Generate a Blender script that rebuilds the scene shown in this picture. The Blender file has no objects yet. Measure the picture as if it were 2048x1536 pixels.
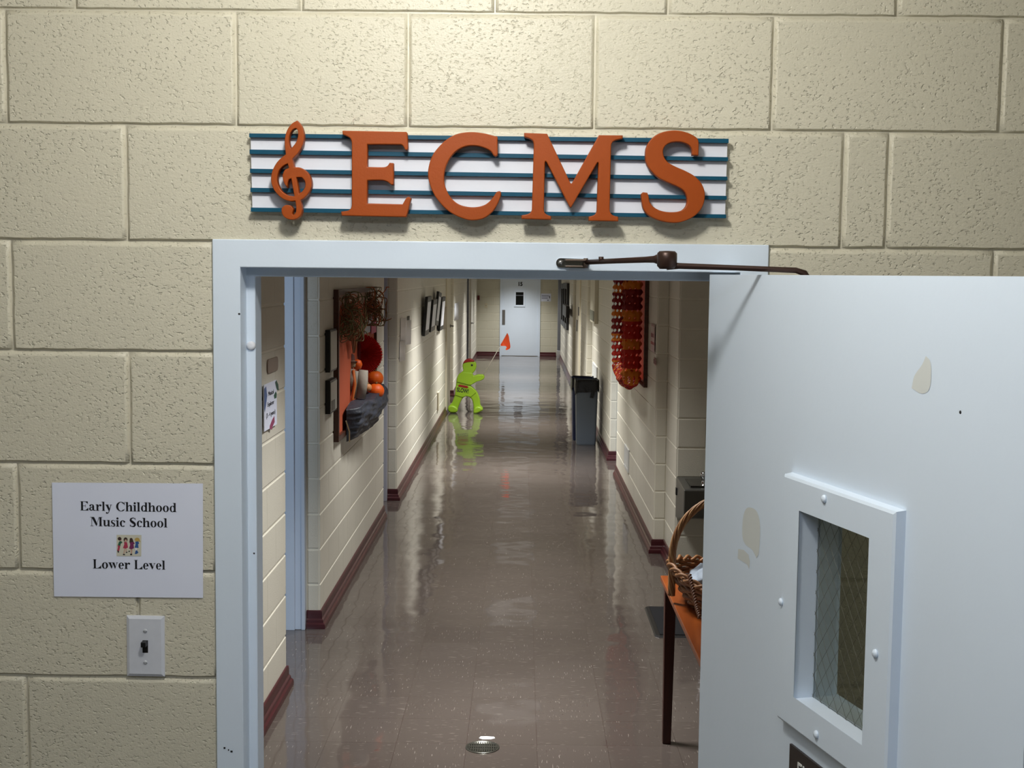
import bpy, bmesh, math, random
from math import sin, cos, pi, radians, atan2, hypot, degrees
from mathutils import Vector, Matrix

# ------------------------------------------------------------------ camera, world, light, exposure
SC = bpy.context.scene
COL = SC.collection
FPX = 2560.0                                   # focal length in pixels of a 2048 px wide frame
_th = radians(.62)
_u = 21*cos(_th) - 218*sin(_th); _v = 218*cos(_th) + 21*sin(_th)
CAM_PITCH = atan2(_v, FPX); CAM_YAW = atan2(_u, hypot(FPX, _v))
CAM_POS = Vector((0, -2.34, 2.03))
CAM_ROT = Matrix.Rotation(CAM_YAW, 3, 'Z') @ Matrix.Rotation(pi/2 - CAM_PITCH, 3, 'X') @ Matrix.Rotation(_th, 3, 'Z')
cam_data = bpy.data.cameras.new('camera'); cam = bpy.data.objects.new('camera', cam_data); COL.objects.link(cam)
cam_data.sensor_width = 36; cam_data.lens = 36*FPX/2048; cam_data.clip_start = .05; cam_data.clip_end = 200
cam.matrix_world = Matrix.Translation(CAM_POS) @ CAM_ROT.to_4x4()
SC.camera = cam
SC.view_settings.view_transform = 'Standard'; SC.view_settings.look = 'None'
SC.view_settings.gamma = 1; SC.view_settings.use_curve_mapping = False
SC.view_settings.exposure = 0.0
world = bpy.data.worlds.new('world'); SC.world = world; world.use_nodes = True
world.node_tree.nodes['Background'].inputs[0].default_value = (.5, .55, .6, 1)
world.node_tree.nodes['Background'].inputs[1].default_value = .05

HALL_LAMP_W = 29.0          # round lamp above the photographer
HALL_FILL_W = 21.0        # unseen fill panel added further back in the hall
CORRIDOR_W = 50.0           # each recessed corridor fixture
SIDE_ROOM_W = 16.0

# ------------------------------------------------------------------ survey helpers: a sight line meets a known plane
def _ray(px, py): return CAM_ROT @ Vector(((px-1024)/FPX, (768-py)/FPX, -1))
def on(ax, px, py, val):
    d = _ray(px, py); return CAM_POS + d*((val - CAM_POS[ax])/d[ax])
def oy(px, py, Y=0.0): return on(1, px, py, Y)
def ox(px, py, X): return on(0, px, py, X)
def oz(px, py, Z=0.0): return on(2, px, py, Z)

# ------------------------------------------------------------------ materials
def lin(c):
    return tuple(((v/255)/12.92 if v/255 <= .04045 else ((v/255+.055)/1.055)**2.4) for v in c) + (1,)
MATS = {}
def mat(name, rgb, rough=.55, metal=0, spec=.5, noise=0, nscale=30, bump=0, bscale=200, coat=0):
    if name in MATS: return MATS[name]
    m = bpy.data.materials.new(name); m.use_nodes = True; nt = m.node_tree; b = nt.nodes['Principled BSDF']
    c = lin(rgb); b.inputs['Base Color'].default_value = c
    b.inputs['Roughness'].default_value = rough; b.inputs['Metallic'].default_value = metal
    b.inputs['Specular IOR Level'].default_value = spec; b.inputs['Coat Weight'].default_value = coat
    tc = nt.nodes.new('ShaderNodeTexCoord')
    if noise:
        n = nt.nodes.new('ShaderNodeTexNoise'); n.inputs['Scale'].default_value = nscale; n.inputs['Detail'].default_value = 4
        nt.links.new(tc.outputs['Object'], n.inputs['Vector'])
        mx = nt.nodes.new('ShaderNodeMix'); mx.data_type = 'RGBA'
        mx.inputs[6].default_value = tuple(v*(1-noise) for v in c[:3])+(1,); mx.inputs[7].default_value = tuple(min(1, v*(1+noise)) for v in c[:3])+(1,)
        nt.links.new(n.outputs['Fac'], mx.inputs[0]); nt.links.new(mx.outputs[2], b.inputs['Base Color'])
    if bump:
        n2 = nt.nodes.new('ShaderNodeTexNoise'); n2.inputs['Scale'].default_value = bscale; n2.inputs['Detail'].default_value = 3
        nt.links.new(tc.outputs['Object'], n2.inputs['Vector'])
        bp = nt.nodes.new('ShaderNodeBump'); bp.inputs['Strength'].default_value = 1; bp.inputs['Distance'].default_value = bump
        nt.links.new(n2.outputs['Fac'], bp.inputs['Height']); nt.links.new(bp.outputs['Normal'], b.inputs['Normal'])
    MATS[name] = m; return m

def mth(nt, op, a, b=None, c=None):
    n = nt.nodes.new('ShaderNodeMath'); n.operation = op
    for i, v in enumerate((a, b, c)):
        if v is None: continue
        if isinstance(v, (int, float)): n.inputs[i].default_value = v
        else: nt.links.new(v, n.inputs[i])
    return n.outputs[0]
def mixc(nt, f, a, b):
    n = nt.nodes.new('ShaderNodeMix'); n.data_type = 'RGBA'
    nt.links.new(f, n.inputs[0])
    for i, v in ((6, a), (7, b)):
        if isinstance(v, tuple): n.inputs[i].default_value = v
        else: nt.links.new(v, n.inputs[i])
    return n.outputs[2]
def ramp(nt, src, lo, hi):
    n = nt.nodes.new('ShaderNodeMapRange'); n.clamp = True
    nt.links.new(src, n.inputs[0]); n.inputs[1].default_value = lo; n.inputs[2].default_value = hi
    return n.outputs[0]

def block_paint(name, rgb, pit=.0016, amp=.0007, rough=.42):
    """thick painted masonry: pitted, lumpy"""
    m = bpy.data.materials.new(name); m.use_nodes = True; nt = m.node_tree; b = nt.nodes['Principled BSDF']
    tc = nt.nodes.new('ShaderNodeTexCoord'); pos = tc.outputs['Object']
    mp = nt.nodes.new('ShaderNodeMapping'); nt.links.new(pos, mp.inputs[0]); mp.inputs['Scale'].default_value = (1, 1, 1.35)
    def noise(s, d=3, rough=.5):
        n = nt.nodes.new('ShaderNodeTexNoise'); n.inputs['Scale'].default_value = s; n.inputs['Detail'].default_value = d
        n.inputs['Roughness'].default_value = rough
        nt.links.new(mp.outputs[0], n.inputs['Vector']); return n.outputs['Fac']
    n1 = noise(150, 2); n2 = noise(300, 2); n3 = noise(4.0, 3)
    pits = ramp(nt, n1, .29, .41)                       # below -> hole
    mask = ramp(nt, n3, .35, .62)
    hole = mth(nt, 'MULTIPLY', mth(nt, 'SUBTRACT', 1, pits), mth(nt, 'ADD', .35, mth(nt, 'MULTIPLY', mask, .65)))
    h = mth(nt, 'ADD', mth(nt, 'MULTIPLY', hole, -pit), mth(nt, 'MULTIPLY', mth(nt, 'ADD', n2, mth(nt, 'MULTIPLY', n1, 1.3)), amp))
    bp = nt.nodes.new('ShaderNodeBump'); bp.inputs['Strength'].default_value = 1; bp.inputs['Distance'].default_value = 1
    nt.links.new(h, bp.inputs['Height']); nt.links.new(bp.outputs['Normal'], b.inputs['Normal'])
    c = lin(rgb)
    nt.links.new(mixc(nt, n3, tuple(v*.94 for v in c[:3])+(1,), tuple(min(1, v*1.05) for v in c[:3])+(1,)), b.inputs['Base Color'])
    b.inputs['Roughness'].default_value = rough; b.inputs['Specular IOR Level'].default_value = .45
    MATS[name] = m; return m

def floor_mat():
    m = bpy.data.materials.new('waxed vinyl tile'); m.use_nodes = True; nt = m.node_tree; b = nt.nodes['Principled BSDF']
    g = nt.nodes.new('ShaderNodeTexCoord'); sep = nt.nodes.new('ShaderNodeSeparateXYZ'); nt.links.new(g.outputs['Object'], sep.inputs[0])
    T = .3048
    tx = mth(nt, 'DIVIDE', mth(nt, 'ADD', sep.outputs[0], 30.09), T); ty = mth(nt, 'DIVIDE', mth(nt, 'ADD', sep.outputs[1], 30.16), T)
    fx = mth(nt, 'FRACT', tx); fy = mth(nt, 'FRACT', ty); ix = mth(nt, 'FLOOR', tx); iy = mth(nt, 'FLOOR', ty)
    par = mth(nt, 'MODULO', mth(nt, 'ADD', ix, iy), 2)
    ex = mth(nt, 'MINIMUM', fx, mth(nt, 'SUBTRACT', 1, fx)); ey = mth(nt, 'MINIMUM', fy, mth(nt, 'SUBTRACT', 1, fy))
    seam = mth(nt, 'LESS_THAN', mth(nt, 'MINIMUM', ex, ey), .006)
    cb = nt.nodes.new('ShaderNodeCombineXYZ'); nt.links.new(ix, cb.inputs[0]); nt.links.new(iy, cb.inputs[1])
    wn = nt.nodes.new('ShaderNodeTexWhiteNoise'); nt.links.new(cb.outputs[0], wn.inputs['Vector'])
    def streak(sx, sy, off, lo, hi, sc=1.0):
        mp = nt.nodes.new('ShaderNodeMapping'); nt.links.new(g.outputs['Object'], mp.inputs[0])
        mp.inputs['Scale'].default_value = (sx*sc, sy*sc, 1); mp.inputs['Location'].default_value = (off, off*1.7, off*.3)
        n = nt.nodes.new('ShaderNodeTexNoise'); n.inputs['Scale'].default_value = 1; n.inputs['Detail'].default_value = 2
        nt.links.new(mp.outputs[0], n.inputs['Vector']); return ramp(nt, n.outputs['Fac'], lo, hi)
    lx = streak(16, 200, 3.1, .672, .72); ly = streak(200, 16, 9.7, .672, .72)
    dx = streak(22, 150, 23.1, .67, .73); dy = streak(150, 22, 41.7, .67, .73)
    light = mixc(nt, par, lx, ly); dark = mixc(nt, par, dx, dy)
    spots = nt.nodes.new('ShaderNodeTexNoise'); spots.inputs['Scale'].default_value = 14; nt.links.new(g.outputs['Object'], spots.inputs['Vector'])
    spk = ramp(nt, spots.outputs['Fac'], .73, .78)
    big = nt.nodes.new('ShaderNodeTexNoise'); big.inputs['Scale'].default_value = 1.1; big.inputs['Detail'].default_value = 3; nt.links.new(g.outputs['Object'], big.inputs['Vector'])
    base = mixc(nt, wn.outputs['Value'], lin((83, 75, 70)), lin((88, 80, 75)))
    base = mixc(nt, mth(nt, 'MULTIPLY', ramp(nt, big.outputs['Fac'], .35, .75), .3), base, lin((75, 67, 63)))
    base = mixc(nt, mth(nt, 'MULTIPLY', dark, .7), base, lin((80, 68, 64)))
    base = mixc(nt, mth(nt, 'MULTIPLY', light, .42), base, lin((196, 186, 176)))
    base = mixc(nt, mth(nt, 'MULTIPLY', spk, .7), base, lin((72, 60, 58)))
    base = mixc(nt, mth(nt, 'MULTIPLY', seam, .55), base, lin((66, 54, 50)))
    nt.links.new(base, b.inputs['Base Color'])
    b.inputs['Roughness'].default_value = .06; b.inputs['IOR'].default_value = 1.5
    w1 = nt.nodes.new('ShaderNodeTexNoise'); w1.inputs['Scale'].default_value = 1.9; w1.inputs['Detail'].default_value = 2; nt.links.new(g.outputs['Object'], w1.inputs['Vector'])
    w2 = nt.nodes.new('ShaderNodeTexNoise'); w2.inputs['Scale'].default_value = 11; w2.inputs['Detail'].default_value = 1; nt.links.new(g.outputs['Object'], w2.inputs['Vector'])
    h = mth(nt, 'ADD', mth(nt, 'MULTIPLY', w1.outputs['Fac'], .0085), mth(nt, 'MULTIPLY', w2.outputs['Fac'], .00013))
    h = mth(nt, 'ADD', h, mth(nt, 'MULTIPLY', seam, -.00006))
    bp = nt.nodes.new('ShaderNodeBump'); bp.inputs['Strength'].default_value = 1; bp.inputs['Distance'].default_value = 1
    nt.links.new(h, bp.inputs['Height']); nt.links.new(bp.outputs['Normal'], b.inputs['Normal'])
    return m

def wood(name, a, bcol, rough=.3, axis='Y', scale=18):
    m = bpy.data.materials.new(name); m.use_nodes = True; nt = m.node_tree; b = nt.nodes['Principled BSDF']
    tc = nt.nodes.new('ShaderNodeTexCoord'); mp = nt.nodes.new('ShaderNodeMapping'); nt.links.new(tc.outputs['Object'], mp.inputs[0])
    s = {'X': (.12, 1, 1), 'Y': (1, .12, 1), 'Z': (1, 1, .12)}[axis]; mp.inputs['Scale'].default_value = s
    n = nt.nodes.new('ShaderNodeTexNoise'); n.inputs['Scale'].default_value = scale*3; n.inputs['Detail'].default_value = 5; n.inputs['Distortion'].default_value = 1.2
    nt.links.new(mp.outputs[0], n.inputs['Vector'])
    nt.links.new(mixc(nt, ramp(nt, n.outputs['Fac'], .3, .7), lin(a), lin(bcol)), b.inputs['Base Color'])
    b.inputs['Roughness'].default_value = rough; MATS[name] = m; return m

def glass_wire():
    """clear pane with a diamond wire mesh cast into it"""
    m = bpy.data.materials.new('wired glass'); m.use_nodes = True; nt = m.node_tree; b = nt.nodes['Principled BSDF']
    b.inputs['Transmission Weight'].default_value = 1; b.inputs['Roughness'].default_value = .02; b.inputs['IOR'].default_value = 1.08
    b.inputs['Base Color'].default_value = (.62, .64, .6, 1)
    MATS['wired glass'] = m; return m

M_wall = block_paint('cream block paint', (213, 208, 189), pit=.0013, amp=.0004)
M_mortar = mat('cream joint paint', (214, 209, 191), .4, noise=.05, nscale=8, bump=.0012, bscale=70)
M_corr = block_paint('ivory block paint', (217, 213, 198), pit=.0007, amp=.0003, rough=.4)
M_cjoint = mat('ivory joint paint', (231, 227, 212), .4)
M_white = mat('cool white enamel', (222, 235, 250), .36, noise=.03, nscale=3, bump=.0005, bscale=35)
M_floor = floor_mat()
M_ceil = mat('ceiling tile white', (225, 222, 212), .8, noise=.05, nscale=40)
M_base = mat('maroon vinyl base', (70, 28, 33), .28, noise=.08, nscale=6)
M_tintframe = mat('daylight tinted white enamel', (200, 212, 228), .4, noise=.04, nscale=5)  # white frame; side room daylight's blue mixed into its base colour
M_greyframe = mat('grey enamel', (120, 124, 134), .4, noise=.04, nscale=5)
M_steel = mat('brushed steel', (150, 150, 148), .35, 1)
M_chrome = mat('chrome', (205, 208, 212), .12, 1)
M_black = mat('black plastic', (16, 16, 18), .4)
M_ink = mat('black ink', (12, 12, 22), .6)
M_paper = mat('white paper', (228, 234, 254), .7, noise=.03, nscale=12)
M_orange = mat('burnt orange paint', (154, 67, 2), .5, 0, .3, noise=.05, nscale=20, bump=.0002, bscale=300)
M_teal = mat('teal blue paint', (2, 74, 100), .45, 0, .3, noise=.12, nscale=40)
M_signwhite = mat('sign white paint', (232, 234, 244), .5, noise=.05, nscale=14, bump=.0002, bscale=60)
M_bronze = mat('dark bronze', (62, 44, 38), .38, .5, noise=.15, nscale=40)
M_emit = bpy.data.materials.new('lamp diffuser'); M_emit.use_nodes = True
M_emit.node_tree.nodes['Principled BSDF'].inputs['Emission Color'].default_value = (1, .96, .88, 1)
M_emit.node_tree.nodes['Principled BSDF'].inputs['Emission Strength'].default_value = .2

# ------------------------------------------------------------------ mesh helpers
def quad(bm, pts, mi=0):
    f = bm.faces.new([bm.verts.new(p) for p in pts]); f.material_index = mi; return f
def box(bm, x0, x1, y0, y1, z0, z1, mi=0, bev=0, seg=2):
    vs = [bm.verts.new((x, y, z)) for x in (x0, x1) for y in (y0, y1) for z in (z0, z1)]
    fs = []
    for idx in ((0, 1, 3, 2), (4, 6, 7, 5), (0, 4, 5, 1), (2, 3, 7, 6), (0, 2, 6, 4), (1, 5, 7, 3)):
        f = bm.faces.new([vs[i] for i in idx]); f.material_index = mi; fs.append(f)
    if bev:
        es = list({e for f in fs for e in f.edges})
        r = bmesh.ops.bevel(bm, geom=es, offset=bev, segments=seg, profile=.5, affect='EDGES')
        for f in r['faces']: f.material_index = mi
    return vs
def tube(bm, pts, r, seg=8, mi=0, caps=True):
    pts = [Vector(p) for p in pts]; n = len(pts)
    rs = r if isinstance(r, (list, tuple)) else [r]*n
    rings = []; prev = None
    for i, p in enumerate(pts):
        t = (pts[min(i+1, n-1)] - pts[max(i-1, 0)]).normalized()
        if prev is None:
            a = Vector((0, 0, 1)) if abs(t.z) < .9 else Vector((1, 0, 0))
            nrm = t.cross(a).normalized()
        else:
            nrm = (prev - t*prev.dot(t));
            nrm = nrm.normalized() if nrm.length > 1e-6 else t.orthogonal().normalized()
        prev = nrm; bn = t.cross(nrm)
        rings.append([bm.verts.new(p + (nrm*cos(2*pi*k/seg) + bn*sin(2*pi*k/seg))*rs[i]) for k in range(seg)])
    for a, b in zip(rings, rings[1:]):
        for k in range(seg):
            f = bm.faces.new((a[k], a[(k+1) % seg], b[(k+1) % seg], b[k])); f.material_index = mi; f.smooth = True
    if caps:
        for rg in (list(reversed(rings[0])), rings[-1]):
            f = bm.faces.new(rg); f.material_index = mi
def lathe(bm, prof, c=(0, 0, 0), seg=24, axis='Z', mi=0, smooth=True):
    """prof: list of (radius, height)"""
    c = Vector(c); rings = []
    def P(r, h, a):
        v = (r*cos(a), r*sin(a), h)
        if axis == 'Y': v = (v[0], -v[2], v[1])
        if axis == 'X': v = (v[2], v[0], v[1])
        return c + Vector(v)
    for r, h in prof:
        rings.append([bm.verts.new(P(max(r, 1e-5), h, 2*pi*k/seg)) for k in range(seg)])
    for a, b in zip(rings, rings[1:]):
        for k in range(seg):
            f = bm.faces.new((a[k], a[(k+1) % seg], b[(k+1) % seg], b[k])); f.material_index = mi; f.smooth = smooth
    f = bm.faces.new(list(reversed(rings[0]))); f.material_index = mi
    f = bm.faces.new(rings[-1]); f.material_index = mi
def newbm(): return bmesh.new()
def obj(name, bm, mats, parent=None, recalc=True):
    if recalc: bmesh.ops.recalc_face_normals(bm, faces=bm.faces)
    me = bpy.data.meshes.new(name); bm.to_mesh(me); bm.free()
    for m in (mats if isinstance(mats, (list, tuple)) else [mats]): me.materials.append(m)
    o = bpy.data.objects.new(name, me); COL.objects.link(o)
    if parent is not None: o.parent = parent
    return o
def tag(o, label, cat, group=None, kind=None):
    if label: o['label'] = label
    if cat: o['category'] = cat
    if group: o['group'] = group
    if kind: o['kind'] = kind
    return o
def thing(name, label, cat, loc=(0, 0, 0), rot=(0, 0, 0), group=None, kind=None):
    o = bpy.data.objects.new(name, None); COL.objects.link(o); o.empty_display_size = .05
    o.location = loc; o.rotation_euler = rot
    return tag(o, label, cat, group, kind)
def struct(name, bm, mats, label=None, cat=None, parent=None):
    o = obj(name, bm, mats, parent)
    if parent is None: tag(o, label, cat, None, 'structure')
    return o
def smooth_outline(pts, corner=48, n=5):
    """rounds the soft points, keeps the corners sharp"""
    N = len(pts); V = [Vector(p) for p in pts]; crn = []; tan = []
    for i in range(N):
        a = V[i]-V[i-1]; b = V[(i+1) % N]-V[i]
        crn.append(a.length < 1e-9 or b.length < 1e-9 or degrees(a.angle(b)) > corner)
        tan.append((V[(i+1) % N]-V[i-1]).normalized())
    out = []
    for i in range(N):
        j = (i+1) % N; p1, p2 = V[i], V[j]; L_ = (p2-p1).length
        la = min(L_, (V[i]-V[i-1]).length*1.6); lb = min(L_, (V[(j+1) % N]-V[j]).length*1.6)
        m1 = (p2-p1)*.999 if crn[i] else tan[i]*la
        m2 = (p2-p1)*.999 if crn[j] else tan[j]*lb
        for k in range(n):
            t = k/n
            out.append(p1*(2*t**3-3*t*t+1)+m1*(t**3-2*t*t+t)+p2*(-2*t**3+3*t*t)+m2*(t**3-t*t))
    return out
def cutout(name, loops, depth, bevel, m, parent=None, M=None, res=2):
    """flat cut-out shape: loops of 2-D points, filled with holes, thickened; M maps (x, y, z) of the shape to its place"""
    cu = bpy.data.curves.new(name, 'CURVE'); cu.dimensions = '2D'; cu.fill_mode = 'BOTH'
    cu.extrude = max(depth/2-bevel, 0); cu.bevel_depth = bevel; cu.bevel_resolution = res; cu.offset = -bevel
    for lp in loops:
        s = cu.splines.new('POLY'); s.points.add(len(lp)-1); s.use_cyclic_u = True
        for p, q in zip(s.points, lp): p.co = (q[0], q[1], 0, 1)
    return _curve_mesh(name, cu, m, parent, M)
def _curve_mesh(name, cu, m, parent, M):
    t = bpy.data.objects.new(name, cu); COL.objects.link(t); bpy.context.view_layer.update()
    me = bpy.data.meshes.new_from_object(t.evaluated_get(bpy.context.evaluated_depsgraph_get()))
    bpy.data.objects.remove(t); bpy.data.curves.remove(cu)
    if M is not None: me.transform(M)
    me.materials.clear(); me.materials.append(m); me.name = name
    o = bpy.data.objects.new(name, me); COL.objects.link(o)
    if parent is not None: o.parent = parent
    return o
def lettering(name, body, size, m, parent, M, depth=.0006, align='CENTER', sx=1, spacing=1, shear=0, bold=0):
    cu = bpy.data.curves.new(name, 'FONT'); cu.body = body; cu.size = size; cu.extrude = depth; cu.align_x = align; cu.align_y = 'CENTER'
    cu.space_character = spacing; cu.shear = shear; cu.offset = bold
    return _curve_mesh(name, cu, m, parent, M @ Matrix.Diagonal((sx, 1, 1, 1)))
XZ = Matrix(((1, 0, 0, 0), (0, 0, -1, 0), (0, 1, 0, 0), (0, 0, 0, 1)))        # shape x->x, y->z, its face towards -y (the camera side)
def face_y(x, y, z): return Matrix.Translation((x, y, z)) @ XZ
def face_xp(x, y, z): return Matrix.Translation((x, y, z)) @ Matrix.Rotation(pi/2, 4, 'Z') @ XZ     # reads on a wall that faces +x
def face_xm(x, y, z): return Matrix.Translation((x, y, z)) @ Matrix.Rotation(-pi/2, 4, 'Z') @ XZ    # reads on a wall that faces -x

def blocks(bm, org, U, N, rects, h=.005, g=.012, ch=.0045, mi=0, gu=None):
    """painted blocks standing h proud of their joints; rects = (u0, u1, z0, z1)"""
    org = Vector(org); U = Vector(U); N = Vector(N); Z = Vector((0, 0, 1))
    for (u0, u1, z0, z1) in rects:
        a = g/2; au = a if gu is None else gu/2; cu_ = ch if gu is None else ch*.35
        if u1-u0 < .03 or z1-z0 < .03: continue
        o_ = [(u0+au, z0+a), (u1-au, z0+a), (u1-au, z1-a), (u0+au, z1-a)]
        b = a+ch; bu = au+cu_; i_ = [(u0+bu, z0+b), (u1-bu, z0+b), (u1-bu, z1-b), (u0+bu, z1-b)]
        vo = [bm.verts.new(org+U*p[0]+Z*p[1]-N*.0005) for p in o_]; vm = [bm.verts.new(org+U*(p[0]*.6+q[0]*.4)+Z*(p[1]*.6+q[1]*.4)+N*h*.72) for p, q in zip(o_, i_)]
        vi = [bm.verts.new(org+U*p[0]+Z*p[1]+N*h) for p in i_]
        fs = [bm.faces.new(vi)]
        for k in range(4):
            j = (k+1) % 4
            fs.append(bm.faces.new((vo[k], vo[j], vm[j], vm[k]))); fs.append(bm.faces.new((vm[k], vm[j], vi[j], vi[k])))
        for f in fs: f.material_index = mi; f.smooth = False

def rough_blocks(bm, org, U, N, rects, h=.0072, seed=5):
    """big blocks with slightly wandering edges: crisp lower arris, worn upper arris"""
    rnd = random.Random(seed); org = Vector(org); U = Vector(U); N = Vector(N); Z = Vector((0, 0, 1))
    for (u0, u1, z0, z1) in rects:
        if u1-u0 < .03: continue
        g = .0012; L, R, B, T = .0062, .0062, .0026, .0100
        nu, nz = max(2, int((u1-u0)/.025)), 8
        per = [(k/nu, 0) for k in range(nu)]+[(1, k/nz) for k in range(nz)]+[(1-k/nu, 1) for k in range(nu)]+[(0, 1-k/nz) for k in range(nz)]
        rows = []
        jit = [(rnd.uniform(-1, 1)*.0009, rnd.uniform(-1, 1)*.0009) for _ in per]
        for lvl, hh in ((0, -.0004), (.30, h*.42), (.68, h*.84), (1, h)):
            a, b, c, d = u0+g+L*lvl, u1-g-R*lvl, z0+g+B*lvl, z1-g-T*lvl; row = []
            for (p, q), (jx, jz) in zip(per, jit):
                k = .35+.65*lvl
                row.append(bm.verts.new(org+U*(a+(b-a)*p+jx*k)+Z*(c+(d-c)*q+jz*k)+N*hh))
            rows.append(row)
        bm.faces.new(rows[-1]); n = len(per)
        for r0, r1 in zip(rows, rows[1:]):
            for k in range(n): bm.faces.new((r0[k], r0[(k+1) % n], r1[(k+1) % n], r1[k])).smooth = True

# ------------------------------------------------------------------ the hall side: front wall of big painted blocks
CZ = [.05 + .2035*k for k in range(0, 16)]
CZ[7:14] = [1.4740-.2021, 1.4740, 1.6752, 1.8836, 2.0852, 2.2940, 2.4970]
CZ[6] = 1.068; CZ[5] = .865; CZ[4] = .661; CZ[3] = .458; CZ[2] = .254; CZ[1] = .05; CZ[14] = 2.702; CZ[15] = 2.907
CZ = CZ[1:]
FX0, FX1, FZ1 = -.5640, .4440, 2.0885         # outside of the steel frame
WX0, WX1 = -2.3, 1.9
def course_joints(zc):
    def xs(*px): return [oy(p, 700).x for p in px]
    def at(y, *px): return [oy(p, y).x for p in px]
    if zc > 2.69: return at(-80, 130, 590, 985, 1330, 1800)
    if zc > 2.49: return at(10, 602, 990, 1337, 1795)
    if zc > 2.28: return at(140, 11, 471, 816, 1190, 1547, 2005)
    if zc > 2.08: return at(370, 252, 1687, 1776)
    k = round((zc-.05)/.2035)
    tab = {9: at(590, 23, 1985), 8: at(810, 258, 1760), 7: at(1040, 36, 1985), 6: at(1240, 276, 1750), 5: at(1450, 54, 1990)}
    return tab.get(k, at(1040, 40, 1985) if k % 2 else at(1040, 270, 1750))
bm = newbm()
Y0 = .005
for (a, b, c, d) in ((WX0, FX0+.004, 0, 3.0), (FX1-.004, WX1, 0, 3.0), (FX0+.004, FX1-.004, FZ1-.004, 3.0)):
    box(bm, a, b, Y0, .138, c, d, 1)
for zi in range(len(CZ)-1):
    z0, z1 = CZ[zi], CZ[zi+1]
    js = sorted(course_joints(z0)); full = [WX0]
    x = js[0]
    while x - .4064 > WX0+.03: x -= .4064; full.append(x)
    full += js; x = js[-1]
    while x + .4064 < WX1-.03: x += .4064; full.append(x)
    full.append(WX1); full.sort()
    rects = []
    for a, b in zip(full, full[1:]):
        if z0 < 2.07:
            for p, q in ((a, min(b, FX0+.002)), (max(a, FX1-.002), b)):
                if q-p > .03: rects.append((p, q, z0, z1))
        else: rects.append((a, b, z0, z1))
    rough_blocks(bm, (0, Y0, 0), (1, 0, 0), (0, -1, 0), rects, seed=zi)
front = struct('wall_front', bm, [M_wall, M_mortar], 'cream painted concrete block wall around the open doorway', 'wall')

# steel door frame, its profile run round the opening
IX0, IX1, IZ = -.5135, .3950, 2.0385
bm = newbm()
prof = [(-.0505, .02), (-.0505, -.008), (0, -.008), (0, .044), (.0165, .044), (.0165, .100), (0, .100), (0, .150), (-.0505, .150), (-.0505, .12)]
def frame_sweep(bm, x0, x1, zt, prof, zb=0.0, mi=0, yoff=0, axis='Y'):
    rows = []
    for (i, y) in prof:       # i: inset towards the opening
        rows.append([Vector((x0+i, y+yoff, zb)), Vector((x0+i, y+yoff, zt-i)), Vector((x1-i, y+yoff, zt-i)), Vector((x1-i, y+yoff, zb))])
    vr = [[bm.verts.new(p) for p in r] for r in rows]
    for a, b in zip(vr, vr[1:]):
        for k in range(3):
            f = bm.faces.new((a[k], a[k+1], b[k+1], b[k])); f.material_index = mi
frame_sweep(bm, IX0, IX1, IZ, prof)
fr = thing('trim_1', 'white steel door frame round the open doorway', 'door frame', (0, 0, 0), kind='structure')
f_ = obj('frame', bm, M_white, fr)
mod = f_.modifiers.new('edge', 'BEVEL'); mod.width = .0018; mod.segments = 2; mod.limit_method = 'ANGLE'
for z in (1.893,):
    bm = newbm(); lathe(bm, [(.0085, 0), (.0085, .003), (.006, .0055), (.002, .006)], (IX0+.0085, .044, z), 16, 'Y')
    obj('rubber_bumper', bm, mat('white rubber', (222, 224, 230), .5), fr)
bm = newbm()
for (px, py, r) in ((478, 628, .0022), (508, 1107, .0018)):
    p = oy(px, py, -.0085); lathe(bm, [(r, 0), (r*.6, .0008)], (p.x, -.0078, p.z), 8, 'Y')
for (px, py, w) in ((449, 1496, .0035), (457, 1500, .0018), (463, 1503, .004)):
    p = oy(px, py, -.0085); box(bm, p.x-w/2, p.x+w/2, -.0086, -.0079, p.z-.0016, p.z+.0016)
obj('paint_chip', bm, M_ink, fr)

# room round the photographer
bm = newbm(); box(bm, WX0-.1, WX0, -9.0, .138, 0, 3.0); struct('wall_hall_left', bm, M_wall, 'plain cream side wall of the near hall', 'wall')
bm = newbm(); box(bm, WX1, WX1+.1, -9.0, .138, 0, 3.0); struct('wall_hall_right', bm, M_wall, 'plain cream side wall behind the open door', 'wall')
bm = newbm(); box(bm, WX0-.1, WX1+.1, -9.1, -9.0, 0, 3.0); struct('wall_hall_back', bm, M_wall, 'plain cream wall behind the photographer', 'wall')
bm = newbm(); box(bm, WX0-.1, WX1+.1, -9.1, .138, 2.90, 3.0); struct('ceiling_hall', bm, M_ceil, 'white ceiling of the near hall', 'ceiling')

# hall lamp, then an added fill panel evening out its falloff
t = thing('ceiling_lamp', 'round flush ceiling lamp in front of the block wall', 'lamp', (-.15, -.86, 2.90))
bm = newbm(); lathe(bm, [(.19, 0), (.19, -.025), (.165, -.03)], (0, 0, 0), 32); obj('lamp_base', bm, M_chrome, t)
bm = newbm(); lathe(bm, [(.16, -.03), (.15, -.055), (.10, -.08), (.03, -.09)], (0, 0, 0), 32); obj('lamp_shade', bm, M_emit, t)
L = bpy.data.lights.new('lamp_bulb', 'POINT'); L.energy = HALL_LAMP_W; L.shadow_soft_size = .075; L.color = (1, .98, .92)
lo = bpy.data.objects.new('lamp_bulb', L); COL.objects.link(lo); lo.parent = t; lo.location = (0, 0, -.18)
t = thing('fill_panel', 'added rectangular fill panel over the middle of the hall', 'ceiling light', (-.3, -2.7, 2.90))
bm = newbm(); box(bm, -.62, .62, -.32, .32, -.06, 0); obj('housing', bm, M_white, t)
bm = newbm(); box(bm, -.58, .58, -.28, .28, -.068, -.055); obj('diffuser', bm, M_emit, t)
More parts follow.
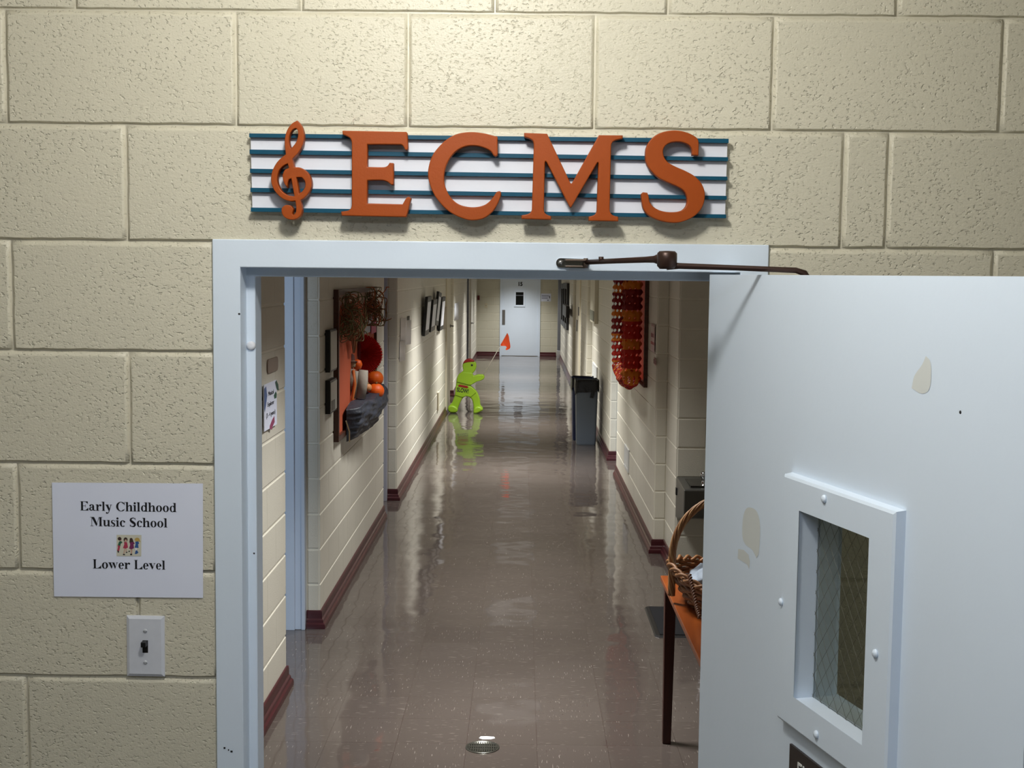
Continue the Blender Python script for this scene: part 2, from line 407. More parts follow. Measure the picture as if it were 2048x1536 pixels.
L = bpy.data.lights.new('fill_light', 'AREA'); L.energy = HALL_FILL_W; L.shape = 'RECTANGLE'; L.size = 1.16; L.size_y = .56; L.color = (.80, .87, 1)
lo = bpy.data.objects.new('fill_light', L); COL.objects.link(lo); lo.parent = t; lo.location = (0, 0, -.075)

# ------------------------------------------------------------------ corridor shell
CH = 2.60                                    # corridor ceiling
YE = 29.78                                   # end wall
ZC = [.0] + [.05+.2032*k for k in range(1, 13)] + [CH]
def wall_rects(u0, u1, off=0.0):
    rects = []
    for i, (z0, z1) in enumerate(zip(ZC, ZC[1:])):
        u = math.floor(u0/.4064)*.4064 + (off + (.2032 if i % 2 else 0))
        while u > u0: u -= .4064
        while u < u1:
            a, b = max(u, u0), min(u+.4064, u1)
            if b-a > .03: rects.append((a, b, z0, z1))
            u += .4064
    return rects
def end_rects(u0, u1): return [(u0, u1, z0, z1) for z0, z1 in zip(ZC, ZC[1:])]
HB = .004
def face_x(bm, X, y0, y1, nx, off=0):
    blocks(bm, (X, 0, 0), (0, 1, 0), (nx, 0, 0), wall_rects(y0, y1, off), h=HB, g=.010, ch=.004, gu=.0008)
def face_yb(bm, Y, x0, x1, rects=None, ny=-1):
    blocks(bm, (0, Y, 0), (1, 0, 0), (0, ny, 0), rects or end_rects(x0, x1), h=HB, g=.010, ch=.004)

# left side -----------------------------------------------------------
LW = [(-1.145, .138, 3.81), (-1.142, 4.86, 8.21), (-1.112, 9.04, 17.2), (-1.138, 18.90, 24.0), (-1.138, 25.05, YE)]
LN = ['just inside the doorway', 'behind the bulletin board with the bag', 'behind the four black frames', 'behind the green figure', 'at the far end']
for (X, a, b), nm in zip(LW, LN):
    bm = newbm(); box(bm, -1.8 if a > 4 else -1.36, X, a, b, 0, CH, 1); face_x(bm, X, a, b, 1, .11)
    for a2, X0, X1 in ((4.86, -1.215, -1.142), (9.04, -1.192, -1.112), (18.90, -1.300, -1.138), (25.05, -1.20, -1.138)):
        if a2 == a: face_yb(bm, a, X0, X1)
    struct('wall_left', bm, [M_corr, M_cjoint], 'left ivory block wall '+nm, 'wall')
for a, b, xr, nm in ((3.81, 4.86, None, 'first'), (8.21, 9.04, -1.42, 'second'), (17.2, 18.9, -1.38, 'third'), (24.0, 25.05, -1.40, 'farthest')):
    bm = newbm(); box(bm, -1.8, -1.145, a, b, 2.10, CH, 1)
    if xr: box(bm, -1.8, xr, a, b, 0, 2.10, 1)
    struct('wall_left', bm, [M_corr, M_cjoint], 'wall closing the %s door recess on the left' % nm, 'wall')

# right side ----------------------------------------------------------
RW = [(1.07, 6.36, 6.97), (.985, 6.97, 10.65), (.985, 11.70, 15.60), (.912, 15.60, 17.35), (1.0, 17.35, 21.5), (.95, 21.5, YE)]
RN = ['narrow pier beside the drinking fountain', 'right ivory block wall behind the paper garland', 'right ivory block wall behind the waste bins', 'short projecting block wall past the bins', 'set back right wall with the cream door', 'right block wall behind the tall black frames']
for (X, a, b), nm in zip(RW, RN):
    bm = newbm(); box(bm, X, 2.05, a, b, 0, CH, 1); face_x(bm, X, a, b, -1, .05)
    for a2, X0, X1 in ((6.97, .985, 1.07), (11.70, .985, 1.06), (15.60, .912, .985), (21.5, .95, 1.0)):
        if a2 == a: face_yb(bm, a, X0, X1)
    if a == 6.36: face_yb(bm, 6.36, 1.07, 1.95, [(p, q, z0, z1) for i, (z0, z1) in enumerate(zip(ZC, ZC[1:])) for p, q in (((1.07, 1.47), (1.47, 1.88)) if i % 2 else ((1.07, 1.27), (1.27, 1.67), (1.67, 1.95)))])
    struct('wall_right', bm, [M_corr, M_cjoint], nm, 'wall')
bm = newbm(); box(bm, 1.95, 2.05, .138, 6.36, 0, CH, 1); face_x(bm, 1.95, .138, 6.36, -1)
struct('wall_right', bm, [M_corr, M_cjoint], 'side wall of the alcove beyond the table', 'wall')
bm = newbm(); box(bm, .985, 2.05, 10.65, 11.70, 2.10, CH, 1); box(bm, 1.28, 2.05, 10.65, 11.70, 0, 2.10, 1)
struct('wall_right', bm, [M_corr, M_cjoint], 'wall closing the door recess past the garland', 'wall')

# end wall
bm = newbm(); box(bm, -1.5, 1.5, YE, YE+.2, 0, CH, 1)
rects = []
for i, (z0, z1) in enumerate(zip(ZC, ZC[1:])):
    u = -1.5 + (.2032 if i % 2 else 0)
    while u < 1.5: rects.append((max(u, -1.5), min(u+.4064, 1.5), z0, z1)); u += .4064
face_yb(bm, YE, 0, 0, rects)
struct('wall_end', bm, [mat('tan block paint', (202, 199, 181), .45), M_mortar], 'tan block wall closing the far end of the corridor', 'wall')

bm = newbm(); box(bm, -3.6, 2.05, -9.1, 30.2, -.05, 0); struct('floor', bm, M_floor, 'glossy brown vinyl tile floor with pale streaks', 'floor')
bm = newbm(); box(bm, -3.6, 2.05, .138, 30.2, CH, CH+.05); struct('ceiling_corridor', bm, M_ceil, 'white ceiling of the corridor', 'ceiling')

# the side room behind the first recess on the left (its daylight falls on the frame)
bm = newbm()
box(bm, -3.6, -3.5, 2.0, 7.0, 0, CH); box(bm, -3.6, -1.36, 1.9, 2.0, 0, CH); box(bm, -3.6, -1.36, 7.0, 7.1, 0, CH)
struct('wall_side_room', bm, mat('pale side room paint', (214, 220, 228), .6), 'pale walls of the side room beyond the daylight tinted door frame', 'wall')
L = bpy.data.lights.new('side_room_daylight', 'AREA'); L.energy = SIDE_ROOM_W; L.shape = 'RECTANGLE'; L.size = .4; L.size_y = 1.6; L.color = (.66, .81, 1)
lo = bpy.data.objects.new('side_room_daylight', L); COL.objects.link(lo); lo.location = (-1.68, 2.35, 1.35)
lo.rotation_euler = (Vector((-1.35, 4.9, 1.0))-Vector((-1.68, 2.35, 1.35))).to_track_quat('-Z', 'Y').to_euler()

# baseboards: coved vinyl profile along runs
BP = [(.004, 0.102), (.010, .100), (.012, .085), (.012, .056), (.019, .048), (.021, .034), (.030, .026), (.032, .012), (.032, 0)]
def base_run(name, pts, side, label):
    """pts: plan polyline along the wall faces; side +1: profile leans to the left of travel"""
    P = [Vector((p[0], p[1])) for p in pts]; n = len(P); bm = newbm(); rows = []
    for i in range(n):
        d1 = (P[i]-P[i-1]).normalized() if i else None; d2 = (P[i+1]-P[i]).normalized() if i < n-1 else None
        nn = [Vector((-d.y, d.x))*side for d in (d1, d2) if d is not None]
        m = sum(nn, Vector((0, 0))); m = m/ m.length
        k = 1/max(.35, m.dot(nn[0]))
        rows.append([bm.verts.new((P[i].x+m.x*k*o, P[i].y+m.y*k*o, z)) for o, z in [(-.002, .102)]+BP+[(-.002, 0)]])
    for a, b in zip(rows, rows[1:]):
        for k in range(len(a)-1): bm.faces.new((a[k], a[k+1], b[k+1], b[k]))
    for r in (rows[0], rows[-1]): bm.faces.new(r)
    return struct(name, bm, M_base, label, 'baseboard')
W = .004
base_run('baseboard_left', [(-1.145+W, .15), (-1.145+W, 3.81), (-1.21, 3.81+.001)], -1, 'maroon baseboard nearest the doorway on the left')
base_run('baseboard_left', [(-1.215, 4.86-W), (-1.142+W, 4.86-W), (-1.142+W, 8.21)], -1, 'maroon baseboard below the bulletin board with the bag')
base_run('baseboard_left', [(-1.19, 9.04-W), (-1.112+W, 9.04-W), (-1.112+W, 17.2)], -1, 'maroon baseboard below the four black frames')
base_run('baseboard_left', [(-1.3, 18.9-W), (-1.138+W, 18.9-W), (-1.138+W, 24.0)], -1, 'maroon baseboard behind the green figure')
base_run('baseboard_left', [(-1.2, 25.05-W), (-1.138+W, 25.05-W), (-1.138+W, YE)], -1, 'maroon baseboard at the far left end of the corridor')
base_run('baseboard_right', [(1.07-W, 6.36), (1.07-W, 6.97-W), (.985-W, 6.97-W), (.985-W, 10.65)], 1, 'maroon baseboard below the paper garland')
base_run('baseboard_right', [(1.06, 11.70-W), (.985-W, 11.70-W), (.985-W, 15.6-W), (.912-W, 15.6-W), (.912-W, 17.35)], 1, 'maroon baseboard beside the waste bins')
base_run('baseboard_right', [(1.0, 21.5-W), (.95-W, 21.5-W), (.95-W, YE)], 1, 'maroon baseboard at the far right end of the corridor')
base_run('baseboard_end', [(-1.13, YE-W), (-.555, YE-W)], -1, 'maroon baseboard left of the end door')
base_run('baseboard_end', [(.455, YE-W), (.86, YE-W)], -1, 'maroon baseboard right of the end door')

# door frames and doors in the recesses
def jamb_frame(name, x_in, x_out, y0, y1, m, label, sgn):
    """two profiled jambs and a head lining a recess; x_in faces the corridor"""
    bm = newbm(); xs = sorted((x_in, x_out))
    for ya, yb in ((y0-.0, y0+.05), (y1-.05, y1)):
        box(bm, xs[0], xs[1], ya, yb, 0, 2.10, bev=.003)
        s0 = .020
        a, b = (yb-.002, yb+.016) if ya == y0 else (ya-.016, ya+.002)
        w = abs(x_out-x_in); c0 = x_in+(x_out-x_in)*.40; c1 = x_in+(x_out-x_in)*.75
        box(bm, min(c0, c1), max(c0, c1), a, b, 0, 2.05, bev=.002)
        a, b = (yb-.002, yb+.008) if ya == y0 else (ya-.008, ya+.002)
        c0 = x_in; c1 = x_in+(x_out-x_in)*.14
        box(bm, min(c0, c1), max(c0, c1), a, b, 0, 2.06, bev=.002)
    box(bm, xs[0], xs[1], y0, y1, 2.05, 2.10, bev=.003)
    return struct(name, bm, m, label, 'door frame')
jamb_frame('trim_2', -1.217, -1.36, 3.81, 4.858, M_tintframe, 'daylight tinted white door frame deep in the first recess on the left', 1)
jamb_frame('trim_3', -1.192, -1.42, 8.21, 9.038, mat('lilac grey enamel', (178, 178, 188), .4), 'lilac grey door frame past the bulletin board with the bag', 1)
jamb_frame('trim_4', -1.142, -1.40, 24.0, 25.048, M_greyframe, 'dark grey door frame far down the left wall', 1)
jamb_frame('trim_5', 1.06, 1.28, 10.65, 11.698, M_white, 'white door frame in the recess past the paper garland', 1)
def flat_door(name, X, nx, y0, y1, label, handle=None, m=None):
    t = thing(name, label, 'door', (X, (y0+y1)/2, 0), kind='structure'); w = (y1-y0)/2
    bm = newbm(); a, b = sorted((0, nx*.02)); box(bm, a, b, -w, w, .008, 2.04, bev=.002); obj('door_leaf', bm, m or M_white, t)
    if handle:
        hy, hz = handle; bm = newbm()
        lathe(bm, [(.027, 0), (.027, .006), (.012, .012), (.010, .05)], (0, 0, 0), 16, 'X')
        tube(bm, [(.048, 0, 0), (.05, -.05, .0), (.048, -.10, -.005)], .009, 8)
        o = obj('lever_handle', bm, M_steel, t); o.location = (nx*.02, hy-(y0+y1)/2, hz)
        if nx < 0: o.scale = (-1, 1, 1)
    return t
flat_door('door_2', -1.40, 1, 8.27, 8.98, 'closed white door in the recess past the bulletin board with the bag', (8.4, 1.0))
flat_door('door_3', -1.112+W, 1, 16.25, 17.15, 'cream door with dark lever on the wall just past the black frames', (17.05, 1.25), mat('cream enamel', (222, 214, 190), .4))
flat_door('door_4', -1.138+W, 1, 25.55, 26.45, 'pale door with lever far down the left wall', (25.72, .97), mat('ivory enamel', (226, 220, 204), .4))
flat_door('door_5', 1.26, -1, 10.71, 11.64, 'closed white door in the recess past the paper garland', None)
d6 = flat_door('door_6', 1.0-W, -1, 19.4, 20.9, 'cream door with a lock plate on the right past the bins', None, MATS['cream enamel'])

for y, z, w, h in ((19.67, 1.42, .075, .075), (20.3, 1.15, .1, .1)):
    bm = newbm(); box(bm, -.030, -.019, y-20.15-w, y-20.15+w, z-h, z+h, bev=.004); obj('lock_plate', bm, M_black, d6)

# end door
t = thing('door_7', 'white steel door with a small window at the far end of the corridor', 'door', (0, YE, 0), kind='structure')
bm = newbm(); frame_sweep(bm, -.505, .405, 2.06, [(-.05, .0), (-.05, -.03), (0, -.03), (0, .0)]); obj('door_frame', bm, M_white, t)
bm = newbm()
for a, b, c, d in ((-.504, -.16, .01, 2.055), (.03, .404, .01, 2.055), (-.16, .03, .01, 1.28), (-.16, .03, 1.60, 2.055)): box(bm, a, b, -.012, -.004, c, d)
obj('door_leaf', bm, M_white, t)
bm = newbm()
for a, b, c, d in ((-.205, -.16, 1.235, 1.645), (.03, .075, 1.235, 1.645), (-.16, .03, 1.235, 1.28), (-.16, .03, 1.60, 1.645)): box(bm, a, b, -.026, -.012, c, d, bev=.004)
obj('window_frame', bm, M_white, t)
bm = newbm(); box(bm, -.16, .03, -.010, -.006, 1.28, 1.60); obj('window_pane', bm, mat('dark glass', (20, 24, 24), .08), t)
bm = newbm(); box(bm, -.16, .03, -.0115, -.010, 1.51, 1.53); obj('window_bar', bm, M_greyframe, t)
bm = newbm(); box(bm, -.498, -.424, -.020, -.012, .785, 1.155, bev=.002); obj('push_plate', bm, mat('satin steel plate', (128, 126, 124), .4, .6), t)
lettering('door_number', '15', .135, M_ink, t, face_y(-.055, -.0128, 1.80), bold=.006, sx=.9)

# recessed corridor fixtures; the farthest is added to brighten the end wall
for i, y in enumerate((.9, 3.4, 5.9, 8.4, 10.9, 14.9, 19.0, 23.0, 26.6, 28.7)):
    t = thing('corridor_light', 'recessed fluorescent fixture in the corridor ceiling', 'ceiling light', (-.10, y, CH), group='recessed corridor lights')
    bm = newbm()
    for a, b, c, d in ((-.31, -.29, -.31, .31), (.29, .31, -.31, .31), (-.29, .29, -.31, -.29), (-.29, .29, .29, .31)): box(bm, a, b, c, d, -.012, 0)
    obj('fixture_trim', bm, M_white, t)
    bm = newbm(); box(bm, -.29, .29, -.29, .29, -.006, -.002); obj('diffuser', bm, M_emit, t)
    L = bpy.data.lights.new('fixture_light', 'AREA'); L.shape = 'RECTANGLE'; L.size = .40; L.size_y = .50; L.spread = radians(92)
    L.energy = CORRIDOR_W*(.15 if y < 2 else .7 if y < 4 else .50 if y < 6 else .38 if y < 10 else 1.15 if y < 21 else .9 if y < 26 else .55); L.color = (1, .99, .97)
    lo = bpy.data.objects.new('fixture_light', L); COL.objects.link(lo); lo.parent = t; lo.location = (0, 0, -.014)

# ------------------------------------------------------------------ music school sign
def zoomA(pts): return [(480+x/3.9385, 220+y/3.9385) for x, y in pts]
def zoomB(pts): return [(980+x/3.9385, 230+y/3.9385) for x, y in pts]
YS = -.044
def flat_pts(px, Y): return [(v.x, v.z) for v in (oy(p[0], p[1], Y) for p in px)]
sign = thing('wall_sign', 'striped white and teal sign with orange clef and letters above the doorway', 'sign', (0, 0, 0))
c = [oy(499, 267, -.022), oy(1457, 280, -.022), oy(1452, 437, -.022), oy(503, 425, -.022)]
bm = newbm()
ws = flat_pts([(501, 270), (1455, 283), (1450, 434), (505, 422)], -.014)
cut = [bm.verts.new((x, -.014, z)) for x, z in ws]; cut2 = [bm.verts.new((x, -.001, z)) for x, z in ws]
bm.faces.new(cut); bm.faces.new(cut2)
for k in range(4): bm.faces.new((cut[k], cut[(k+1) % 4], cut2[(k+1) % 4], cut2[k]))
obj('backing_panel', bm, M_signwhite, sign)
RL = [(184, 214), (311, 345), (462, 494), (612, 645), (768, 800)]
RR = [(187, 220), (332, 362), (485, 513), (637, 667), (783, 812)]
for k in range(5):
    xl = 480+(72+3.2*k)/3.9385; xr = 980+(1880-5*k)/3.9385
    p = [oy(xl, 220+RL[k][0]/3.9385, -.024), oy(xr, 230+RR[k][0]/3.9385, -.024), oy(xr, 230+RR[k][1]/3.9385, -.024), oy(xl, 220+RL[k][1]/3.9385, -.024)]
    bm = newbm(); a = [bm.verts.new((v.x, -.024, v.z)) for v in p]; b = [bm.verts.new((v.x, -.0135, v.z)) for v in p]
    bm.faces.new(a); bm.faces.new(b)
    for q in range(4): bm.faces.new((a[q], a[(q+1) % 4], b[(q+1) % 4], b[q]))
    obj('stave_line', bm, M_teal, sign)
LE = [(805, 165), (815, 162), (1310, 172), (1316, 180), (1323, 300), (1315, 316), (1300, 312), (1285, 285), (1265, 272), (1003, 270), (1003, 448), (1130, 450), (1160, 440), (1178, 415), (1208, 418), (1210, 588), (1190, 588), (1160, 565), (1120, 553), (1003, 553), (1000, 735), (1280, 742), (1310, 692), (1330, 682), (1348, 695), (1312, 838), (1300, 843), (800, 832), (795, 800), (850, 792), (872, 775), (880, 740), (880, 260), (868, 225), (845, 208), (808, 192)]
LC = [(2028, 210), (2030, 355), (2012, 365), (1995, 355), (1975, 325), (1930, 300), (1870, 283), (1800, 282), (1740, 300), (1690, 335), (1650, 385), (1620, 450), (1607, 520), (1612, 590), (1635, 650), (1670, 700), (1720, 740), (1780, 760), (1850, 765), (1920, 750), (1970, 715), (2005, 670), (2018, 650), (2032, 640), (2050, 639), (2057, 655), (2050, 690), (2029, 739), (1999, 789), (1969, 819), (1930, 848), (1870, 866), (1800, 866), (1720, 840), (1640, 795), (1570, 725), (1520, 650), (1490, 570), (1480, 500), (1492, 420), (1520, 350), (1570, 285), (1630, 230), (1700, 192), (1770, 176), (1850, 174), (1930, 185), (1990, 200)]
LM = [(268, 140), (450, 147), (632, 532), (640, 540), (648, 532), (858, 158), (1047, 160), (1045, 185), (985, 200), (965, 215), (955, 240), (943, 740), (950, 772), (970, 790), (1010, 802), (1012, 837), (778, 833), (778, 800), (815, 790), (835, 773), (842, 745), (855, 380), (850, 373), (843, 380), (642, 724), (635, 730), (628, 724), (446, 372), (438, 365), (433, 375), (425, 740), (430, 768), (450, 785), (482, 797), (482, 825), (248, 818), (248, 790), (290, 782), (318, 768), (330, 740), (345, 240), (338, 205), (315, 187), (270, 172)]
LS = [(1643, 318), (1595, 316), (1590, 270), (1565, 235), (1510, 213), (1440, 213), (1390, 235), (1365, 275), (1370, 325), (1400, 370), (1460, 405), (1540, 440), (1610, 480), (1660, 530), (1688, 590), (1692, 660), (1670, 730), (1625, 785), (1560, 825), (1480, 848), (1400, 845), (1320, 825), (1250, 790), (1212, 745), (1198, 690), (1193, 622), (1205, 608), (1240, 612), (1250, 640), (1258, 685), (1290, 725), (1350, 755), (1430, 765), (1500, 755), (1540, 725), (1555, 680), (1548, 630), (1520, 590), (1470, 560), (1400, 530), (1330, 495), (1270, 440), (1235, 385), (1225, 320), (1232, 255), (1265, 195), (1320, 150), (1400, 125), (1480, 122), (1560, 140), (1620, 172), (1642, 200), (1645, 250)]
# the S and half of the C were surveyed on the right half of the sign
for nm, pts, zf in (('letter', LE, zoomA), ('letter', LC, zoomA), ('letter', LM, zoomB), ('letter', LS, zoomB)):
    lp = smooth_outline(flat_pts(zf(pts), YS))
    cutout(nm, [[(p.x, p.y) for p in lp]], .020, .0016, M_orange, sign, face_y(0, YS+.010, 0))
TC = [(450, 82), (470, 105), (490, 140), (503, 210), (490, 280), (455, 340), (412, 385), (425, 450), (480, 455), (530, 490), (558, 545), (562, 600), (542, 650), (508, 690), (475, 712), (485, 760), (487, 800), (470, 840), (430, 862), (385, 862), (345, 840), (326, 800), (332, 768), (362, 748), (400, 752), (420, 780), (412, 815), (418, 826), (436, 812), (442, 775), (435, 716), (390, 718), (330, 695), (275, 640), (248, 580), (245, 520), (262, 460), (300, 400), (360, 348), (352, 280), (355, 210), (375, 150), (410, 105)]
H1 = [(440, 143), (455, 165), (455, 210), (440, 255), (400, 305), (385, 250), (390, 195), (415, 155)]
H2 = [(375, 422), (384, 455), (350, 475), (335, 520), (345, 570), (370, 612), (374, 578), (385, 548), (403, 540), (415, 610), (428, 680), (380, 672), (330, 640), (300, 590), (292, 540), (305, 480), (340, 440)]
H3 = [(443, 530), (485, 530), (510, 560), (513, 600), (495, 635), (466, 660), (455, 600)]
loops = [[(p.x, p.y) for p in smooth_outline(flat_pts(zoomA(q), YS))] for q in (TC, H1, H2, H3)]
cutout('treble_clef', loops, .020, .0013, M_orange, sign, face_y(0, YS+.010, 0))

# ------------------------------------------------------------------ serif lettering for the notice (bold roman)
def R_(x0, y0, x1, y1): return [(x0, y0), (x1, y0), (x1, y1), (x0, y1)]
def ring(cx, cy, rx, ry, ix, iy, a0=0, a1=360, n=28):
    out = []
    for k in range(n):
        a = radians(a0+(a1-a0)*k/n); b = radians(a0+(a1-a0)*(k+1)/n)
        out.append([(cx+rx*cos(a), cy+ry*sin(a)), (cx+rx*cos(b), cy+ry*sin(b)), (cx+ix*cos(b), cy+iy*sin(b)), (cx+ix*cos(a), cy+iy*sin(a))])
    return out
def disc(cx, cy, r, n=14): return [[(cx+r*cos(2*pi*k/n), cy+r*sin(2*pi*k/n)) for k in range(n)]]
def strk(pts, ws):
    sm = []; 
    P = [Vector(p) for p in pts]; n = len(P); out = []; L_, R2 = [], []
    for i in range(n):
        t = (P[min(i+1, n-1)]-P[max(i-1, 0)]).normalized(); nn = Vector((-t.y, t.x))*ws[i]/2
        L_.append(P[i]+nn); R2.append(P[i]-nn)
    for i in range(n-1): out.append([tuple(L_[i]), tuple(L_[i+1]), tuple(R2[i+1]), tuple(R2[i])])
    return out
CAP, XH, SE = .676, .465, .032
def stem(x, y0, y1, w=.145, bot=True, top='none', ext=.055):
    o = [R_(x, y0, x+w, y1)]
    if bot: o.append(R_(x-ext, y0, x+w+ext, y0+SE))
    if top == 'full': o.append(R_(x-ext, y1-SE, x+w+ext, y1))
    if top == 'left': o.append([(x-ext-.01, y1-SE), (x+.02, y1-SE-.03), (x+w, y1-SE), (x+w, y1), (x-ext-.01, y1)])
    return o
def s_shape(cx, y0, h, w, t):
    p = [(.95, .74), (.88, .86), (.70, .955), (.46, .95), (.22, .86), (.16, .72), (.30, .60), (.55, .48), (.80, .36), (.86, .22), (.72, .08), (.46, .04), (.22, .09), (.08, .24)]
    ws = [.2, .25, .3, .4, .8, 1.0, 1.1, 1.2, 1.1, 1.0, .75, .4, .3, .2]
    pts = [(cx+a*w, y0+b*h) for a, b in p]
    return strk(pts, [t*q for q in ws]) + [R_(cx+.90*w, y0+.74*h, cx+.95*w, y0+.97*h), R_(cx+.05*w, y0+.02*h, cx+.10*w, y0+.25*h)]
def G(ch):
    if ch == ' ': return [], .25
    if ch == 'E': return stem(.10, 0, CAP) + [R_(.05, CAP-SE, .60, CAP), R_(.05, 0, .60, SE), R_(.2, .325, .42, .36), R_(.57, CAP-.19, .60, CAP), R_(.60, 0, .635, .2), R_(.41, .23, .44, .455), [(.42, SE), (.60, SE), (.60, .17)], [(.42, CAP-SE), (.57, CAP-SE), (.57, CAP-.15)]], .667
    if ch == 'L': return stem(.10, 0, CAP, top='full') + [R_(.1, 0, .60, SE), R_(.60, 0, .635, .23), [(.40, SE), (.60, SE), (.60, .18)]], .667
    if ch == 'C': return ring(.40, .338, .36, .352, .20, .315, 42, 318) + [R_(.635, .45, .668, CAP+.01), R_(.66, .12, .675, .2), [(.6, .53), (.655, .45), (.655, .62)]], .722
    if ch == 'M': return [R_(.12, 0, .152, CAP), R_(.02, 0, .25, SE), R_(.02, CAP-SE, .18, CAP), [(.10, CAP), (.31, CAP), (.545, .17), (.47, .0)], [(.47, 0), (.50, .12), (.71, CAP), (.655, CAP)], *stem(.70, 0, CAP, .15), R_(.66, CAP-SE, .91, CAP)], .944
    if ch == 'S': return s_shape(.05, -.012, .70, .46, .15), .556
    if ch == 's': return s_shape(.03, -.01, .485, .33, .105), .389
    if ch == 'i': return stem(.07, 0, XH, .135, top='left') + disc(.137, .60, .082), .278
    if ch == 'l': return stem(.07, 0, CAP, .135, top='left'), .278
    if ch == 'r': return stem(.07, 0, XH, .135, top='left') + strk([(.2, .30), (.25, .40), (.32, .44), (.37, .42)], [.04, .05, .07, .1]) + disc(.37, .395, .07), .444
    if ch == 'n': return stem(.06, 0, XH, .135, top='left') + stem(.355, 0, .33, .135) + strk([(.19, .33), (.25, .41), (.33, .44), (.40, .41), (.423, .32)], [.03, .05, .07, .12, .135]), .556
    if ch == 'h': return stem(.06, 0, CAP, .135, top='left') + stem(.355, 0, .33, .135) + strk([(.19, .33), (.25, .41), (.33, .44), (.40, .41), (.423, .32)], [.03, .05, .07, .12, .135]), .556
    if ch == 'u': return [R_(.06, .13, .195, XH), R_(0.0, XH-SE, .195, XH), R_(.36, 0, .495, XH), R_(.29, XH-SE, .495, XH), R_(.36, 0, .56, SE)] + strk([(.127, .16), (.14, .06), (.22, .028), (.30, .06), (.37, .14)], [.135, .12, .075, .05, .03]), .556
    if ch == 'd': return [R_(.34, 0, .475, CAP), R_(.27, CAP-SE, .475, CAP), R_(.34, 0, .535, SE)] + ring(.24, .228, .205, .238, .075, .2, 40, 320) + strk([(.35, .38), (.39, .30)], [.05, .03]), .556
    if ch == 'o': return ring(.25, .23, .225, .243, .085, .208), .50
    if ch == 'c': return ring(.24, .23, .215, .243, .075, .205, 48, 316) + disc(.36, .36, .062), .444
    if ch == 'e': return ring(.225, .23, .20, .243, .07, .208, 0, 318) + [R_(.09, .225, .40, .265), [(.295, .25), (.42, .25), (.41, .3), (.29, .34)]], .444
    if ch == 'a': return [R_(.255, .06, .39, .34), R_(.36, 0, .49, .05)] + strk([(.33, .07), (.38, .025), (.44, .02), (.48, .06)], [.1, .06, .04, .025]) + strk([(.08, .36), (.15, .44), (.24, .445), (.31, .40), (.322, .32)], [.1, .06, .055, .10, .135]) + disc(.11, .355, .06) + ring(.17, .125, .145, .135, .03, .085, 60, 330) + strk([(.22, .24), (.28, .285)], [.05, .03]), .50
    if ch == 'v': return [[(.02, XH), (.19, XH), (.33, .14), (.25, -.012)], [(.25, -.012), (.285, .06), (.445, XH), (.40, XH)], R_(-.01, XH-SE, .25, XH), R_(.34, XH-SE, .49, XH)], .50
    if ch == 'y': return [[(.02, XH), (.19, XH), (.33, .14), (.25, -.012)], [(.22, -.1), (.27, -.1), (.445, XH), (.40, XH)], R_(-.01, XH-SE, .25, XH), R_(.34, XH-SE, .49, XH)] + strk([(.25, -.08), (.19, -.17), (.11, -.185)], [.05, .05, .06]) + disc(.09, -.15, .06), .50
    if ch == 'w': return [[(.02, XH), (.18, XH), (.29, .13), (.23, -.012)], [(.23, -.012), (.26, .06), (.385, XH), (.345, XH)], [(.29, XH), (.44, XH), (.545, .13), (.485, -.012)], [(.485, -.012), (.515, .06), (.665, XH), (.62, XH)], R_(-.01, XH-SE, .23, XH), R_(.25, XH-SE, .45, XH), R_(.57, XH-SE, .71, XH)], .722
def serif_text(bm, text, cx, base, size, Y, tilt=0.0):
    adv = sum(G(c)[1] for c in text); x = cx-adv*size/2; x0 = x
    for c in text:
        ps, a = G(c)
        for p in ps:
            bm.faces.new([bm.verts.new((x+q[0]*size, Y, base+q[1]*size-(x+q[0]*size-cx)*tilt)) for q in p])
        x += a*size

# ------------------------------------------------------------------ paper notice by the frame
notice = thing('paper_notice', 'white paper notice with black serif print taped left of the doorway', 'notice', (0, 0, 0))
pc = [oy(104, 965, -.004), oy(406, 967, -.004), oy(406, 1196, -.005), oy(108, 1193, -.005)]
bm = newbm(); NX, NZ = 12, 8; gv = []
for j in range(NZ+1):
    row = []
    for i in range(NX+1):
        a, b = i/NX, j/NZ
        p = pc[0]*(1-a)*(1-b)+pc[1]*a*(1-b)+pc[2]*a*b+pc[3]*(1-a)*b
        row.append(bm.verts.new((p.x, -.0046-.00012*abs(2*a-1)**4-.0001*sin(a*7+b*3), p.z)))
    gv.append(row)
for j in range(NZ):
    for i in range(NX): bm.faces.new((gv[j][i], gv[j][i+1], gv[j+1][i+1], gv[j+1][i]))
sh = obj('sheet', bm, M_paper, notice); md = sh.modifiers.new('thick', 'SOLIDIFY'); md.thickness = .0004; md.offset = -1
for txt, px, py, wpx in (('Early Childhood', 256.5, 1022.5, 194), ('Music School', 257.5, 1053.5, 155), ('Lower Level', 258, 1138, 146)):
    bm = newbm(); p = oy(px, py, -.0052); adv = sum(G(c)[1] for c in txt); w = oy(px+wpx/2, py, -.0052).x-oy(px-wpx/2, py, -.0052).x
    serif_text(bm, txt, p.x, p.z, w/adv, -.0050, .006)
    obj('printed_line', bm, M_ink, notice)
